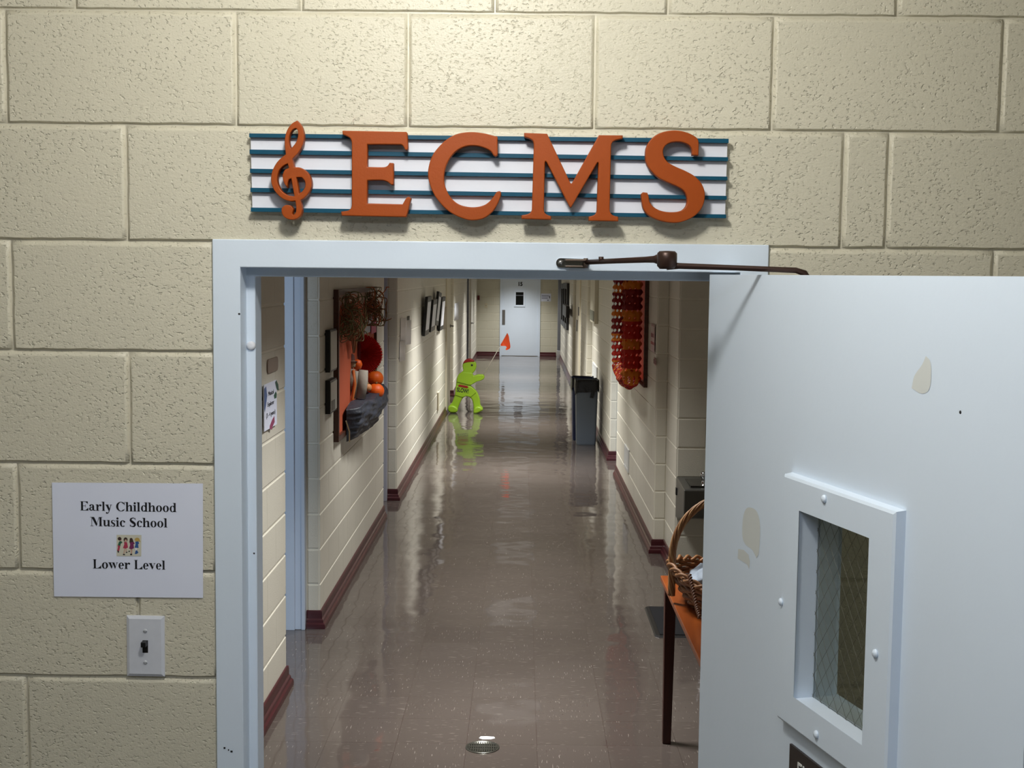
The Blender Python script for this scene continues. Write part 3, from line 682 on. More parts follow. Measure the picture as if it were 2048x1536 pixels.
# little picture of four children walking, seen as plain colour shapes
CL = {'cream': (208, 206, 190), 'skin': (196, 160, 140), 'brown': (60, 42, 36), 'green': (44, 92, 72), 'red': (176, 56, 84), 'black': (24, 22, 28), 'plum': (116, 40, 88), 'blue': (44, 88, 150), 'straw': (190, 160, 84), 'white': (226, 228, 236)}
keys = list(CL); pm = [mat('print '+k, CL[k], .6) for k in keys]
bm = newbm()
def pic(pts, col, lay):
    bm.faces.new([bm.verts.new((v.x, -.0049-.00008*lay, v.z)) for v in (oy(200+x/15.36, 1030+y/15.36, -.0052) for x, y in pts)]).material_index = keys.index(col)
def blob(cx, cy, rx, ry, col, lay, n=14): pic([(cx+rx*cos(2*pi*k/n), cy+ry*sin(2*pi*k/n)) for k in range(n)], col, lay)
pic([(510, 610), (1270, 615), (1265, 1270), (510, 1265)], 'cream', 0)
blob(625, 750, 42, 45, 'skin', 1); blob(600, 730, 58, 55, 'brown', 1.5); pic([(590, 810), (650, 800), (690, 850), (640, 880), (620, 960), (545, 920)], 'green', 1)
pic([(540, 920), (620, 960), (600, 1060), (580, 1120), (530, 1080), (550, 1000)], 'red', 1.2); pic([(525, 1080), (580, 1110), (580, 1165), (545, 1150)], 'black', 1.4)
blob(785, 760, 62, 72, 'brown', 1); blob(790, 790, 34, 40, 'skin', 1.5); pic([(735, 830), (830, 835), (860, 1000), (790, 1035), (705, 1020), (745, 900)], 'red', 1.2)
pic([(740, 1035), (770, 1035), (750, 1200), (715, 1200)], 'skin', 1); pic([(780, 1030), (815, 1035), (820, 1140), (790, 1140)], 'skin', 1); pic([(705, 1195), (770, 1205), (765, 1235), (705, 1230)], 'black', 1.3); pic([(790, 1140), (845, 1130), (840, 1160), (795, 1170)], 'black', 1.3)
pic([(915, 720), (960, 700), (1000, 730), (1030, 830), (900, 850)], 'brown', 1.6); pic([(910, 830), (1030, 820), (1070, 880), (1030, 900), (1045, 1020), (960, 1060), (890, 1030), (925, 920)], 'plum', 1.2)
pic([(935, 1055), (1000, 1055), (985, 1190), (945, 1190)], 'skin', 1); pic([(925, 1190), (985, 1190), (985, 1235), (925, 1235)], 'black', 1.3); pic([(870, 1105), (925, 1095), (915, 1130), (880, 1140)], 'black', 1.3)
blob(1140, 760, 78, 62, 'straw', 1); pic([(1190, 740), (1230, 790), (1240, 840), (1180, 800)], 'straw', 1.1); pic([(1080, 820), (1180, 810), (1200, 880), (1170, 900), (1185, 1015), (1060, 1005), (1090, 900)], 'blue', 1.3)
pic([(1080, 1010), (1130, 1010), (1120, 1180), (1085, 1180)], 'white', 1); pic([(1095, 1090), (1140, 1085), (1180, 1160), (1150, 1180), (1120, 1200), (1065, 1200)], 'blue', 1.3)
obj('picture', bm, pm, notice)

# ------------------------------------------------------------------ light switch
a, b = oy(253, 1231, -.004), oy(330, 1353, -.004)
cx, cz = (a.x+b.x)/2, (a.z+b.z)/2; hw, hh = (b.x-a.x)/2, (a.z-b.z)/2
sw = thing('light_switch', 'white switch plate with a black toggle below the notice', 'light switch', (cx, 0, cz), (0, radians(.35), 0))
bm = newbm()
o_ = [(-hw, -hh), (hw, -hh), (hw, hh), (-hw, hh)]; k = .0055
lv = [(0, .0), (0, -.0045), (k, -.0075)]
rows = [[bm.verts.new((x-math.copysign(i, x), y, z-math.copysign(i, z))) for x, z in o_] for i, y in lv]
for r0, r1 in zip(rows, rows[1:]):
    for q in range(4): bm.faces.new((r0[q], r0[(q+1) % 4], r1[(q+1) % 4], r1[q]))
hole = [bm.verts.new((x, -.0075, z)) for x, z in ((-.0052, -.012), (.0052, -.012), (.0052, .012), (-.0052, .012))]
for q in range(4): bm.faces.new((rows[-1][q], rows[-1][(q+1) % 4], hole[(q+1) % 4], hole[q]))
pl = obj('switch_plate', bm, mat('white plate enamel', (212, 216, 226), .42, noise=.06, nscale=60), sw)
bm = newbm(); box(bm, -.0052, .0052, -.0068, -.002, -.012, .012)
vs = box(bm, -.0048, .0044, -.021, -.006, .002, .0115, bev=.001)
obj('toggle', bm, M_black, sw)
for z in (.030, -.030):
    bm = newbm(); lathe(bm, [(.0038, 0), (.0038, .0008), (.0024, .0018), (.0005, .002)], (.0004, -.0075, z), 14, 'Y'); box(bm, -.0032, .004, -.0097, -.0092, z-.0004, z+.0004, 1)
    obj('screw', bm, [mat('painted screw', (200, 204, 210), .35), M_greyframe], sw)

# ------------------------------------------------------------------ the open door
AL = radians(14.5)
door = thing('door_1', 'open white steel door with a small wired glass window', 'door', (.340, -.004, 0), (0, 0, -(pi/2-AL)), kind='structure')
# local axes: +x along the leaf, -y towards the seen face, z up
DW, DT = .945, .0445
S0, S1, Z0, Z1 = .402, .622, 1.378, 1.681         # glazed opening
bm = newbm()
for (a, b, c, d) in ((0, S0, .01, 2.0345), (S1, DW, .01, 2.0345), (S0, S1, .01, Z0), (S0, S1, Z1, 2.0345)):
    box(bm, a, b, 0, DT, c, d)
bmesh.ops.remove_doubles(bm, verts=bm.verts, dist=1e-5)
leaf = obj('door_leaf', bm, M_white, door)
# worn patches and chips of the paint on the leaf
def ofs(s, z, n=.0006): return (s, -n, z)
bm = newbm()
sm2 = lambda q: [tuple(v) for v in smooth_outline(q, 75, 4)]
def patch(cs, cz_, pts, lay=1): bm.faces.new([bm.verts.new((cs+x, -.0004*lay, cz_+z)) for x, z in pts])
patch(.705, 1.908, sm2([(1.7*x, z) for x, z in [(-.012, -.020), (.002, -.025), (.012, -.018), (.014, .004), (.012, .018), (.006, .024), (.001, .012), (-.009, -.004)]]))
patch(.207, 1.606, sm2([(2.8*x, z) for x, z in [(-.011, -.026), (.002, -.034), (.008, -.044), (.011, -.034), (.012, .010), (.008, .032), (0, .037), (-.009, .030), (-.013, .005)]]))
patch(.182, 1.553, [(-.028, -.008), (.012, -.010), (.020, -.016), (.022, -.002), (.016, .008), (-.004, .012), (-.026, .009)])
obj('worn_patch', bm, mat('old beige undercoat', (212, 216, 214), .5), door)
# window kit: mitred border on both faces
O0, O1, P0, P1 = .349, .682, 1.330, 1.7255
def kit(yf, sgn, name):
    bm = newbm()
    out = [(O0, P0), (O1, P0), (O1, P1), (O0, P1)]; inn = [(S0+.0015, Z0+.0015), (S1-.0015, Z0+.0015), (S1-.0015, Z1-.0015), (S0+.0015, Z1-.0015)]
    def ins(q, k, cxx=(O0+O1)/2, czz=(P0+P1)/2): return (q[0]+math.copysign(k, cxx-q[0]), q[1]+math.copysign(k, czz-q[1]))
    rows = [[(q, 0) for q in out], [(ins(q, .002), .013) for q in out], [(ins(q, .006), .0155) for q in out], [(ins(q, -.004), .0155) for q in inn], [(q, .012) for q in inn], [(q, -.0215) for q in inn]]
    vr = [[bm.verts.new((q[0], yf-sgn*h, q[1])) for q, h in r] for r in rows]
    for r0, r1 in zip(vr, vr[1:]):
        for q in range(4): bm.faces.new((r0[q], r0[(q+1) % 4], r1[(q+1) % 4], r1[q]))
    return obj(name, bm, M_white, door)
wk = kit(0, 1, 'window_frame')
kit(DT, -1, 'window_frame')
for s, z in ((.357, 1.5205), (.641+.004, 1.522), (.487, 1.7075), (.486, 1.352)):
    bm = newbm(); lathe(bm, [(.0062, 0), (.0060, .0022), (.004, .0040), (.0008, .0046)], (s, -.0155 if s > .345 else -.0, z), 16, 'Y'); obj('screw', bm, M_white, wk)
bm = newbm(); box(bm, S0, S1, .0195, .0255, Z0, Z1); obj('window_pane', bm, glass_wire(), door)
bm = newbm()
def clip_line(x0, z0, dx, dz):
    t0, t1 = -9, 9
    for p, d, lo_, hi in ((x0, dx, S0, S1), (z0, dz, Z0, Z1)):
        a, b = (lo_-p)/d, (hi-p)/d
        if a > b: a, b = b, a
        t0, t1 = max(t0, a), min(t1, b)
    return (t0, t1) if t1 > t0+.002 else None
st = .026
for sg in (1, -1):
    for k in range(-30, 60):
        x0 = S0+k*st; c = clip_line(x0, Z0, .62, sg*.78) if sg > 0 else clip_line(x0, Z1, .62, -.78)
        if c:
            zb = Z0 if sg > 0 else Z1
            tube(bm, [(x0+.62*c[0], .0185, zb+sg*.78*c[0]), (x0+.62*c[1], .0185, zb+sg*.78*c[1])], .00032, 4, 0, False)
obj('wire_mesh', bm, mat('mesh wire', (104, 104, 94), .4, .7), door)
bm = newbm()
for s, z, r in ((.795, 1.868, .0024), ):
    lathe(bm, [(r, 0), (r*.7, .0006)], (s, 0, z), 8, 'Y')
obj('paint_chip', bm, M_ink, door)
bm = newbm()
for z in (.25, 1.02, 1.80):
    lathe(bm, [(.008, 0), (.008, .115)], (.052, DT+.006, z), 12, 'Z')
obj('hinge', bm, M_steel, door)

DM = Matrix.Translation((.340, -.004, 0)) @ Matrix.Rotation(-(pi/2-AL), 4, 'Z')
fs = thing('door_sign', 'dark brown sign with white capitals below the wired window', 'sign')
fs.matrix_world = DM
bm = newbm(); box(bm, .377, .617, -.004, 0, 1.225, 1.297); obj('sign_plate', bm, mat('dark brown plastic', (44, 34, 32), .4), fs)
lettering('raised_letters', 'FIRE DOOR', .045, mat('white letters', (225, 225, 222), .5), fs, face_y(.497, -.0048, 1.262), sx=.80)

# ------------------------------------------------------------------ door closer
cl = thing('door_closer', 'dark bronze door closer arm reaching from the frame to the open door', 'door closer', (0, 0, 0))
Sx = DM @ Vector((.248, DT+.022, 0)); El = Vector((.240, -.200, 2.052)); sh = oy(1146, 526, -.012); foot = Vector((sh.x+.022, -.034, sh.z))
bm = newbm()
v = DM @ Vector((.15, 0, 0)); B = DM
bx = newbm(); box(bx, .16, .44, DT+.001, DT+.055, 1.955, 2.020, bev=.004); bx.transform(B); obj('closer_body', bx, M_bronze, cl)
bm = newbm()
tube(bm, [(Sx.x, Sx.y, 2.02), (Sx.x, Sx.y, 2.030), (Sx.x-.004, Sx.y, 2.038), (Sx.x-.018, Sx.y+.0005, 2.0425), (El.x*.5+Sx.x*.5, El.y*.5+Sx.y*.5, 2.0455), (El.x+.02, El.y, 2.0478), (El.x, El.y, 2.048)], [.008, .007, .0055, .0048, .0046, .0052, .0075], 10)
obj('main_arm', bm, M_bronze, cl)
bm = newbm(); lathe(bm, [(.012, -.014), (.0165, -.009), (.0168, .004), (.0165, .012), (.013, .0155), (.004, .016)], (El.x, El.y, 2.0565), 22); obj('elbow_joint', bm, M_bronze, cl)
bm = newbm(); d = (foot-Vector((El.x, El.y, 2.058)))
pts = [Vector((El.x, El.y, 2.0595))+d*t for t in (.04, .12, .15, .25, .6, 1.0)]
tube(bm, pts, [.0075, .0080, .006, .0052, .0046, .0046], 8)
q = Vector((El.x, El.y, 2.0595))+d*.80; lathe(bm, [(.0045, 0), (.0045, .0085)], (q.x, q.y, q.z), 10)
obj('forearm', bm, M_bronze, cl)
bm = newbm(); zc_ = sh.z; xa, xb = oy(1112, 526, -.01).x, oy(1178, 526, -.01).x
N_ = 10; rr = .0085
lp = [(xa+rr+rr*cos(radians(90+180*k/N_)), zc_+rr*sin(radians(90+180*k/N_))) for k in range(N_+1)]+[(xb-rr+rr*cos(radians(-90+180*k/N_)), zc_-.001+rr*sin(radians(-90+180*k/N_))) for k in range(N_+1)]
a_ = [bm.verts.new((x, -.0125, z)) for x, z in lp]; b_ = [bm.verts.new((x, -.0078, z)) for x, z in lp]
bm.faces.new(a_)
for k in range(len(lp)): bm.faces.new((a_[k], a_[(k+1) % len(lp)], b_[(k+1) % len(lp)], b_[k]))
obj('shoe_plate', bm, M_chrome, cl)
bm = newbm()
box(bm, xa+.016, xb-.008, -.040, -.0125, zc_+.0030, zc_+.0062, bev=.0008); box(bm, xa+.016, xb-.012, -.040, -.0125, zc_-.0075, zc_-.0050, bev=.0008)
tube(bm, [(foot.x, -.034, zc_-.009), (foot.x, -.034, zc_+.0085)], .0042, 10)
obj('shoe_bracket', bm, mat('worn bronze', (112, 98, 88), .35, .7), cl)
bm = newbm(); lathe(bm, [(.0052, 0), (.0050, .002), (.002, .003)], (xa+.0085, -.0125, zc_), 14, 'Y'); obj('shoe_screw', bm, M_steel, cl)

# ================================================================== things along the left wall
random.seed(4)
LWX = -1.145+W
# brown push plate / worn plate above the class notice
def round_rect(w, h, r, n=6):
    out = []
    for cx, cz, a0 in ((w/2-r, h/2-r, 0), (-w/2+r, h/2-r, 90), (-w/2+r, -h/2+r, 180), (w/2-r, -h/2+r, 270)):
        for k in range(n+1):
            a = radians(a0+90*k/n); out.append((cx+r*cos(a), cz+r*sin(a)))
    return out
def on_wall(name, label, cat, X, px0, px1, py0, py1, pyb=None):
    """centre, width along the wall and height of something seen on a side wall"""
    a = ox(px0, (py0+py1)/2, X); b = ox(px1, (py0+py1)/2, X); m = ox((px0+px1)/2, py0, X); q = ox((px0+px1)/2, py1, X)
    return (a.y+b.y)/2, abs(b.y-a.y), (m.z+q.z)/2, m.z-q.z
yc, w_, zc, h_ = on_wall('', '', '', LWX, 533, 554, 716, 744)
pl = cutout('wall_plate', [round_rect(w_, h_, .024)], .006, .0015, mat('brown metal plate', (128, 108, 94), .35, .35, noise=.08, nscale=9), None, face_xp(LWX+.003, yc, zc))
tag(pl, 'brown rounded metal plate on the wall above the class notice', 'plate')
yc, w_, zc, h_ = on_wall('', '', '', LWX+.02, 533, 558, 765, 856)
cn = thing('class_notice', 'white class notice with colour pictures just inside the doorway', 'notice', (LWX+.006, yc, zc), (0, 0, pi/2))
bm = newbm(); box(bm, -w_/2, w_/2, -.004, 0, -h_/2, h_/2); obj('sheet', bm, M_paper, cn)
T0 = XZ
for txt, dz, dx in (('Musical', .27, .02), ('Explorer', .04, 0), ('(3 - 4 years)', -.19, .0)):
    lettering('printed_line', txt, h_*.135, mat('dark grey ink', (52, 52, 60), .6), cn, face_y(dx*w_, -.0046, dz*h_), sx=1.15*w_/h_*.95)
for nm, pts, c in (('printed_note', [(-.50, .42), (-.36, .46), (-.28, .25), (-.36, .08), (-.46, -.08), (-.50, 0)], (90, 112, 160)), ('printed_note', [(.36, .46), (.46, .50), (.62, .38), (.66, .24), (.50, .28), (.44, .34)], (58, 92, 80)), ('printed_note', [(.25, .18), (.40, .25), (.48, .20), (.46, .10), (.30, .10)], (40, 88, 70)), ('printed_note', [(.1, -.34), (.28, -.28), (.30, -.42), (.12, -.50), (.08, -.56), (-.10, -.50), (-.08, -.44)], (150, 70, 104))):
    bm = newbm(); vs = [(x*w_, z*h_) for x, z in pts]
    f0 = [bm.verts.new((x, -.0048, z)) for x, z in vs]; f1 = [bm.verts.new((x, -.0042, z)) for x, z in vs]; bm.faces.new(f0)
    for k in range(len(vs)): bm.faces.new((f0[k], f0[(k+1) % len(vs)], f1[(k+1) % len(vs)], f1[k]))
    obj(nm, bm, mat('print %d %d %d' % c, c, .6), cn)

# two black backed room plates
def room_plate(px, py0, py1, label):
    a = ox(px, py0, -1.09); b = ox(px+1, py1, -1.09); yy = ox(661, 700, -1.107).y; h = a.z-b.z; zc = (a.z+b.z)/2
    t = thing('room_plate', label, 'sign', (LWX, yy, zc), (0, 0, pi/2))
    bm = newbm(); w = .26
    box(bm, 0, w, -.032, 0, -h/2, h/2, bev=.003); obj('backing_block', bm, M_black, t)
    bm = newbm(); box(bm, .006, w-.006, -.035, -.031, -h/2+.012, h/2-.012); obj('face_plate', bm, mat('silver face', (168, 166, 154), .4, .3, noise=.06, nscale=8), t)
    return t, h
room_plate(661, 662, 748, 'upper of two black edged silver room plates left of the bulletin board')
t, h = room_plate(663, 764, 831, 'lower of two black edged silver room plates left of the bulletin board')
bm = newbm(); box(bm, .03, .16, -.0362, -.0348, -h*.42, -h*.12); obj('printed_strip', bm, mat('grey print', (96, 92, 84), .5), t)

# autumn bulletin board
BX = -1.145+W
y0 = ox(676, 720, BX+.03).y; y1 = 7.44; zt = ox(678, 579, BX+.03).z; zb = ox(678, 883, BX+.03).z
bb = thing('bulletin_board', 'brown framed bulletin board with orange backing on the left wall', 'bulletin board', (BX, y0, zb), (0, 0, pi/2))
Wd, Hd = y1-y0, zt-zb
M_bw = wood('brown board frame', (84, 46, 30), (62, 32, 22), .4, 'X')
for a, b, c, d in ((0, .035, 0, Hd), (Wd-.035, Wd, 0, Hd), (.035, Wd-.035, 0, .035), (.035, Wd-.035, Hd-.035, Hd)):
    bm = newbm(); box(bm, a, b, -.034, 0, c, d, bev=.003); obj('frame_rail', bm, M_bw, bb)
bm = newbm(); box(bm, .03, Wd-.03, -.014, -.002, .03, Hd-.03); obj('paper_backing', bm, mat('salmon orange paper', (196, 92, 58), .75, noise=.06, nscale=5), bb)
bm = newbm(); n = 26
for k in range(n):
    a = .04+(Wd-.08)*k/n; b = .04+(Wd-.08)*(k+1)/n; hh = Hd-.13+.05*random.random()
    vs = [(a, hh+.03*random.random()), ((a+b)/2, hh-.05*random.random()), (b, hh+.02), (b, Hd-.036), (a, Hd-.036)]
    bm.faces.new([bm.verts.new((x, -.0165, z)) for x, z in vs])
obj('torn_paper_border', bm, mat('pinkish torn paper', (206, 176, 160), .8), bb)
def bpt(px, py, out=.02):  # a point standing "out" from the wall
    return ox(px, py, BX+out)
def board_note(px0, px1, py0, py1, rgb, label, name='pinned_note', out=.022, tilt=0):
    a = bpt(px0, py0, out); b = bpt(px1, py1, out); w = b.y-a.y; hgt = bpt(px0, py0, out).z-bpt(px0, py1, out).z
    bm = newbm(); box(bm, 0, w, -.0012, .0012, -hgt, 0); o = obj(name, bm, mat('note %d %d %d' % rgb, rgb, .6, noise=.1, nscale=12))
    o.location = a; o.rotation_euler = (0, tilt, pi/2); return tag(o, label, 'paper')
board_note(737, 745, 602, 640, (86, 92, 112), 'blue grey strip pinned high between the straw bundles', tilt=.04)
board_note(729, 742, 640, 668, (196, 202, 216), 'white flyer pinned above the red paper fan')
board_note(717, 720, 676, 715, (120, 128, 168), 'small lilac strip pinned left of the red paper fan')
board_note(742.5, 752, 646, 668, (206, 92, 128), 'small pink note at the far top of the autumn board', out=.03)
board_note(733, 736.5, 596, 634, (236, 210, 190), 'cream slip pinned beside the blue grey strip', out=.022)
# dried grass bundles: tangles of curling strands
def grass_bundle(px, py, spread_y, spread_z, n, label, seed, outmax):
    rnd = random.Random(seed); c = bpt(px, py, .05)
    t = newbm(); hang = Vector((BX+.03, c.y, c.z-.0))
    for i in range(n):
        p = Vector((BX+.025+rnd.random()*.02, c.y+rnd.uniform(-.6, .6)*spread_y, c.z+rnd.uniform(-.35, .55)*spread_z))
        ang = rnd.uniform(-1.2, 1.6); curl = rnd.choice((-1, 1))*rnd.uniform(.25, .75); pts = [p.copy()]; st_ = rnd.uniform(.014, .026)
        for k in range(rnd.randint(9, 18)):
            ang += curl*.75+rnd.uniform(-.3, .3)
            p = p+Vector((cos(ang)*st_, rnd.uniform(-1, 1)*st_*1.2, sin(ang)*st_-.003))
            p.x = min(max(p.x, BX+.022), BX+outmax); p.y = min(max(p.y, c.y-spread_y), c.y+spread_y); p.z = min(max(p.z, c.z-spread_z), c.z+spread_z)
            pts.append(p.copy())
        sp = []
        for q in range(len(pts)-1):
            a_, b_ = pts[q], pts[q+1]; m1 = (b_-pts[max(q-1, 0)])*.5; m2 = (pts[min(q+2, len(pts)-1)]-a_)*.5
            for t_ in (0, .5): sp.append(a_*(2*t_**3-3*t_*t_+1)+m1*(t_**3-2*t_*t_+t_)+b_*(-2*t_**3+3*t_*t_)+m2*(t_**3-t_*t_))
        r = rnd.uniform(.0022, .0040)
        tube(t, sp, [r]*(len(sp)-1)+[r*.4], 5, rnd.choice((0, 0, 0, 1, 1, 2)))
    ms = [mat('dry olive grass', (112, 106, 64), .6), mat('dry brown grass', (132, 88, 52), .6), mat('orange raffia', (190, 104, 50), .6)]
    o = obj('grass_bundle', t, ms)
    return tag(o, label, 'dried grass', 'dried grass bundles on the autumn board', 'stuff')
grass_bundle(699, 634, .42, .16, 70, 'curling dried grass bundle at the near end of the autumn board', 1, .135)
grass_bundle(742, 612, .30, .135, 60, 'curling dried grass bundle reaching past the far end of the autumn board', 2, .175)
bm = newbm()
for i in range(9):
    a = bpt(701+i*1.6, 655, .05); b = bpt(706+i*.35, 706, .045)
    tube(bm, [a, (a+b)/2+Vector((.012*sin(i), 0, 0)), b], [.004, .005, .003], 5)
tag(obj('straw_stalks', bm, MATS['dry brown grass']), 'thin brown stalks hanging above the scarecrow', 'dried grass')

# red paper fan standing out from the board
fc = oy(720, 706, 6.42); fan = thing('paper_fan', 'red pleated paper half fan sticking out from the bulletin board', 'paper fan', (BX+.02, 6.42, fc.z))
bm = newbm(); NP = 84; R_f = .155; fx0 = fc.x-(BX+.02)
ctr = [bm.verts.new((fx0, -.012, .0)), bm.verts.new((fx0, .012, 0))]
prev = None
for k in range(NP+1):
    a = radians(92-184*k/NP); w = .012 if k % 2 else -.008; rr = R_f*((1.0 if k % 2 else .95)+.02*sin(k*1.7))
    rI = .003
    vi = bm.verts.new((fx0+rI*cos(a), w*.3, rI*sin(a)*1.0)); vo = bm.verts.new((fx0+rr*cos(a)*1.02, w, rr*sin(a)*.92-.01))
    if prev: bm.faces.new((prev[0], prev[1], vo, vi))
    prev = (vi, vo)
obj('pleats', bm, mat('red tissue', (196, 26, 16), .7), fan)
bm = newbm(); box(bm, 0, fx0+.004, -.006, .006, -.12, .12); obj('card_spine', bm, mat('dark red card', (92, 14, 12), .7), fan)

# hanging dark bag with small pumpkins
bagY0 = bpt(690, 830, .03).y; bagY1 = 6.74; zt_ = 1.30
bg = thing('hanging_bag', 'dark blue grey cloth bag sagging from the bottom of the bulletin board', 'bag', (BX+.036, bagY0, 0))
bm = newbm(); NU_, NV_ = 60, 36; rows = []
for i in range(NU_+1):
    u = i/NU_; row = []
    top = 1.17+.075*u+.015*sin(u*9); bot = .966-.030*u
    for j in range(NV_+1):
        v = j/NV_; z = top+(bot-top)*v
        o_ = (.060+.080*u**.8)*(1-v)**.38*(1+.30*sin(pi*min(1, v*1.2)))+.012
        o_ *= min(1, (u/.05)**.5 if u > 0 else 0)*min(1, ((1-u)/.08)**.5)
        wr = .012*abs(sin(u*10+v*6))-.010*abs(sin(u*7-v*9+1))+.008*abs(sin(u*17+v*13))-.006*abs(sin(u*5-v*21))
        o_ = max(.003, o_+wr*min(1, o_/.06))
        row.append(bm.verts.new((o_, u*(bagY1-bagY0), z)))
    rows.append(row)
for a, b in zip(rows, rows[1:]):
    for j in range(NV_): bm.faces.new((a[j], b[j], b[j+1], a[j+1])).smooth = True
back = [bm.verts.new((0, r[0].co.y, r[0].co.z)) for r in rows]; 
for i in range(NU_): bm.faces.new((back[i], back[i+1], rows[i+1][0], rows[i][0]))
obj('bag_cloth', bm, mat('dark blue grey cloth', (50, 55, 66), .5, noise=.2, nscale=14, bump=.010, bscale=16), bg)
bm = newbm(); p0 = bpt(692, 842, .09)-Vector((BX+.036, bagY0, 0)); p1 = bpt(699, 884, .09)-Vector((BX+.036, bagY0, 0))
tube(bm, [p0, (p0+p1)/2+Vector((.01, 0, 0)), p1], .004, 6); obj('raffia_tie', bm, mat('pale raffia', (190, 166, 128), .7), bg)
def pumpkin(px, py, Y, r, rgb, label, name='paper_pumpkin', ribs=12, sq=.95):
    c = oy(px, py, Y); t = thing(name, label, 'pumpkin', tuple(c))
    bm = newbm(); n, m = ribs*4, 40; rr = []
    for j in range(m+1):
        ph = pi*j/m; row = []
        for k in range(n):
            th = 2*pi*k/n; R3 = r*(1-.06*abs(sin(th*ribs/2))**.6 if True else 1); R3 = r*(.985+.015*abs(cos(th*ribs/2)))*(1+.008*cos(ph*26))
            row.append(bm.verts.new((R3*sin(ph)*cos(th), R3*sin(ph)*sin(th), r*sq*cos(ph)*(1-.14*math.exp(-(sin(ph)/.3)**2)))))
        rr.append(row)
    for a, b in zip(rr, rr[1:]):
        for k in range(n): bm.faces.new((a[k], a[(k+1) % n], b[(k+1) % n], b[k])).smooth = True
    bmesh.ops.remove_doubles(bm, verts=bm.verts, dist=1e-5)
    obj('pumpkin_body', bm, mat('pumpkin %d %d %d' % rgb, rgb, .5), t)
    bm = newbm(); tube(bm, [(0, 0, r*sq*.8), (.002, 0, r*sq*1.0), (.008, 0, r*sq*1.15)], [.008, .006, .005], 7); obj('stem', bm, mat('pumpkin stem', (120, 96, 52), .7), t)
    return t
pumpkin(750, 757, 6.62, .060, (238, 104, 18), 'upper orange ball pumpkin below the red paper fan')
pumpkin(752, 782, 6.43, .057, (232, 94, 14), 'lower orange ball pumpkin resting in the hanging bag')
pumpkin(735, 775, 6.36, .030, (220, 150, 96), 'small pale peach pumpkin at the lip of the hanging bag')
# scarecrow figure pinned on the board
sc_ = thing('scarecrow', 'small cloth scarecrow with orange sash and pale trousers on the bulletin board', 'scarecrow', (BX+.02, 0, 0))
def lp(px, py, Y): v = oy(px, py, Y); return Vector((v.x-(BX+.02), v.y, v.z))
bm = newbm()
for a, b, r in (((712, 742), (706, 797), .026), ((727, 740), (721, 797), .028)):
    A, B = lp(*a, 6.16), lp(*b, 6.14); tube(bm, [A, A*.6+B*.4, B], [r*1.1, r*1.35, r*1.2], 12)
obj('trousers', bm, mat('pale grey cloth', (172, 164, 152), .85, noise=.1, nscale=25, bump=.002, bscale=40), sc_)
bm = newbm(); A, B = lp(702, 738, 6.10), lp(699, 780, 6.08); tube(bm, [A, A*.5+B*.5, B], [.028, .046, .036], 12); obj('shirt', bm, mat('patterned shirt cloth', (132, 118, 104), .8, noise=.5, nscale=60), sc_)
bm = newbm(); A, B = lp(707, 740, 6.07), lp(704, 812, 6.04); tube(bm, [A, A*.6+B*.4+Vector((.012, 0, 0)), A*.2+B*.8, B], [.008, .012, .010, .006], 7); obj('sash', bm, mat('orange sash cloth', (196, 104, 40), .7), sc_)
bm = newbm(); c = lp(704, 727, 6.12); lathe(bm, [(.004, -.03), (.022, -.022), (.026, 0), (.022, .018), (.006, .026)], c, 14); obj('head', bm, mat('burlap', (176, 158, 130), .85), sc_)
bm = newbm(); lathe(bm, [(.036, .010), (.034, .016), (.020, .018), (.016, .055), (.004, .066)], c, 16); obj('hat', bm, mat('brown felt', (84, 48, 38), .8), sc_)
bm = newbm(); c = lp(715, 729, 6.16); lathe(bm, [(.003, -.036), (.024, -.026), (.033, 0), (.024, .026), (.003, .034)], c, 14); obj('hair_puff', bm, MATS['pumpkin 232 94 14'], sc_)
bm = newbm(); rnd = random.Random(9)
for i in range(26):
    A = lp(704+rnd.uniform(-7, 16), 815+rnd.uniform(-8, 8), 5.98); pts = [A]
    d = Vector((rnd.uniform(-.02, .03), rnd.uniform(-.06, .03), rnd.uniform(-.05, .02)))
    for k in range(4): pts.append(pts[-1]+d*.5+Vector((0, 0, -.006*k)))
    tube(bm, pts, .0022, 4)
obj('straw', bm, MATS['pale raffia'], sc_)

# papers on the next wall
LX3 = -1.112+W
def wall_paper(px0, px1, py0, py1, X, nx, label, rgb=(244, 244, 242), curl=.02, name='posted_paper', cat='paper'):
    a = ox(px0, (py0+py1)/2, X); b = ox(px1, (py0+py1)/2, X); pm_ = (px0+px1)/2; z1 = ox(pm_, py0, X).z; z0 = ox(pm_, py1, X).z
    w = b.y-a.y; bm = newbm(); n = 6; rows = []
    for i in range(n+1):
        u = i/n; o_ = .003+curl*u**2
        rows.append([bm.verts.new((nx*o_, u*w, 0)), bm.verts.new((nx*(o_+.002), u*w, z1-z0))])
    for r0, r1 in zip(rows, rows[1:]): bm.faces.new((r0[0], r1[0], r1[1], r0[1])).smooth = True
    o = obj(name, bm, mat('sheet %d %d %d' % rgb, rgb, .7, noise=.04, nscale=10)); md = o.modifiers.new('thick', 'SOLIDIFY'); md.thickness = .001
    o.location = (X, a.y, z0); return tag(o, label, cat)
wall_paper(800, 805, 636, 682, LX3, 1, 'narrow white sheet nearest on the left wall before the frames', curl=.035)
wall_paper(806, 813, 641, 690, LX3, 1, 'curled white sheet second on the left wall before the frames', curl=.04)
wall_paper(798, 803, 682, 722, LX3, 1, 'crumpled white sheet lowest on the left wall before the frames', curl=.03)
wall_paper(813.5, 816, 632, 660, LX3, 1, 'thin dark edged sheet right beside the curled papers', (110, 110, 104), .01)
wall_paper(887, 890, 614, 658, LX3, 1, 'narrow poster on the left wall just past the black frames', (196, 186, 170), .02)
wall_paper(908.6, 914, 606, 640, -1.138+W, 1, 'white curled sheet on the wall above the green figure', (228, 232, 240), .03)

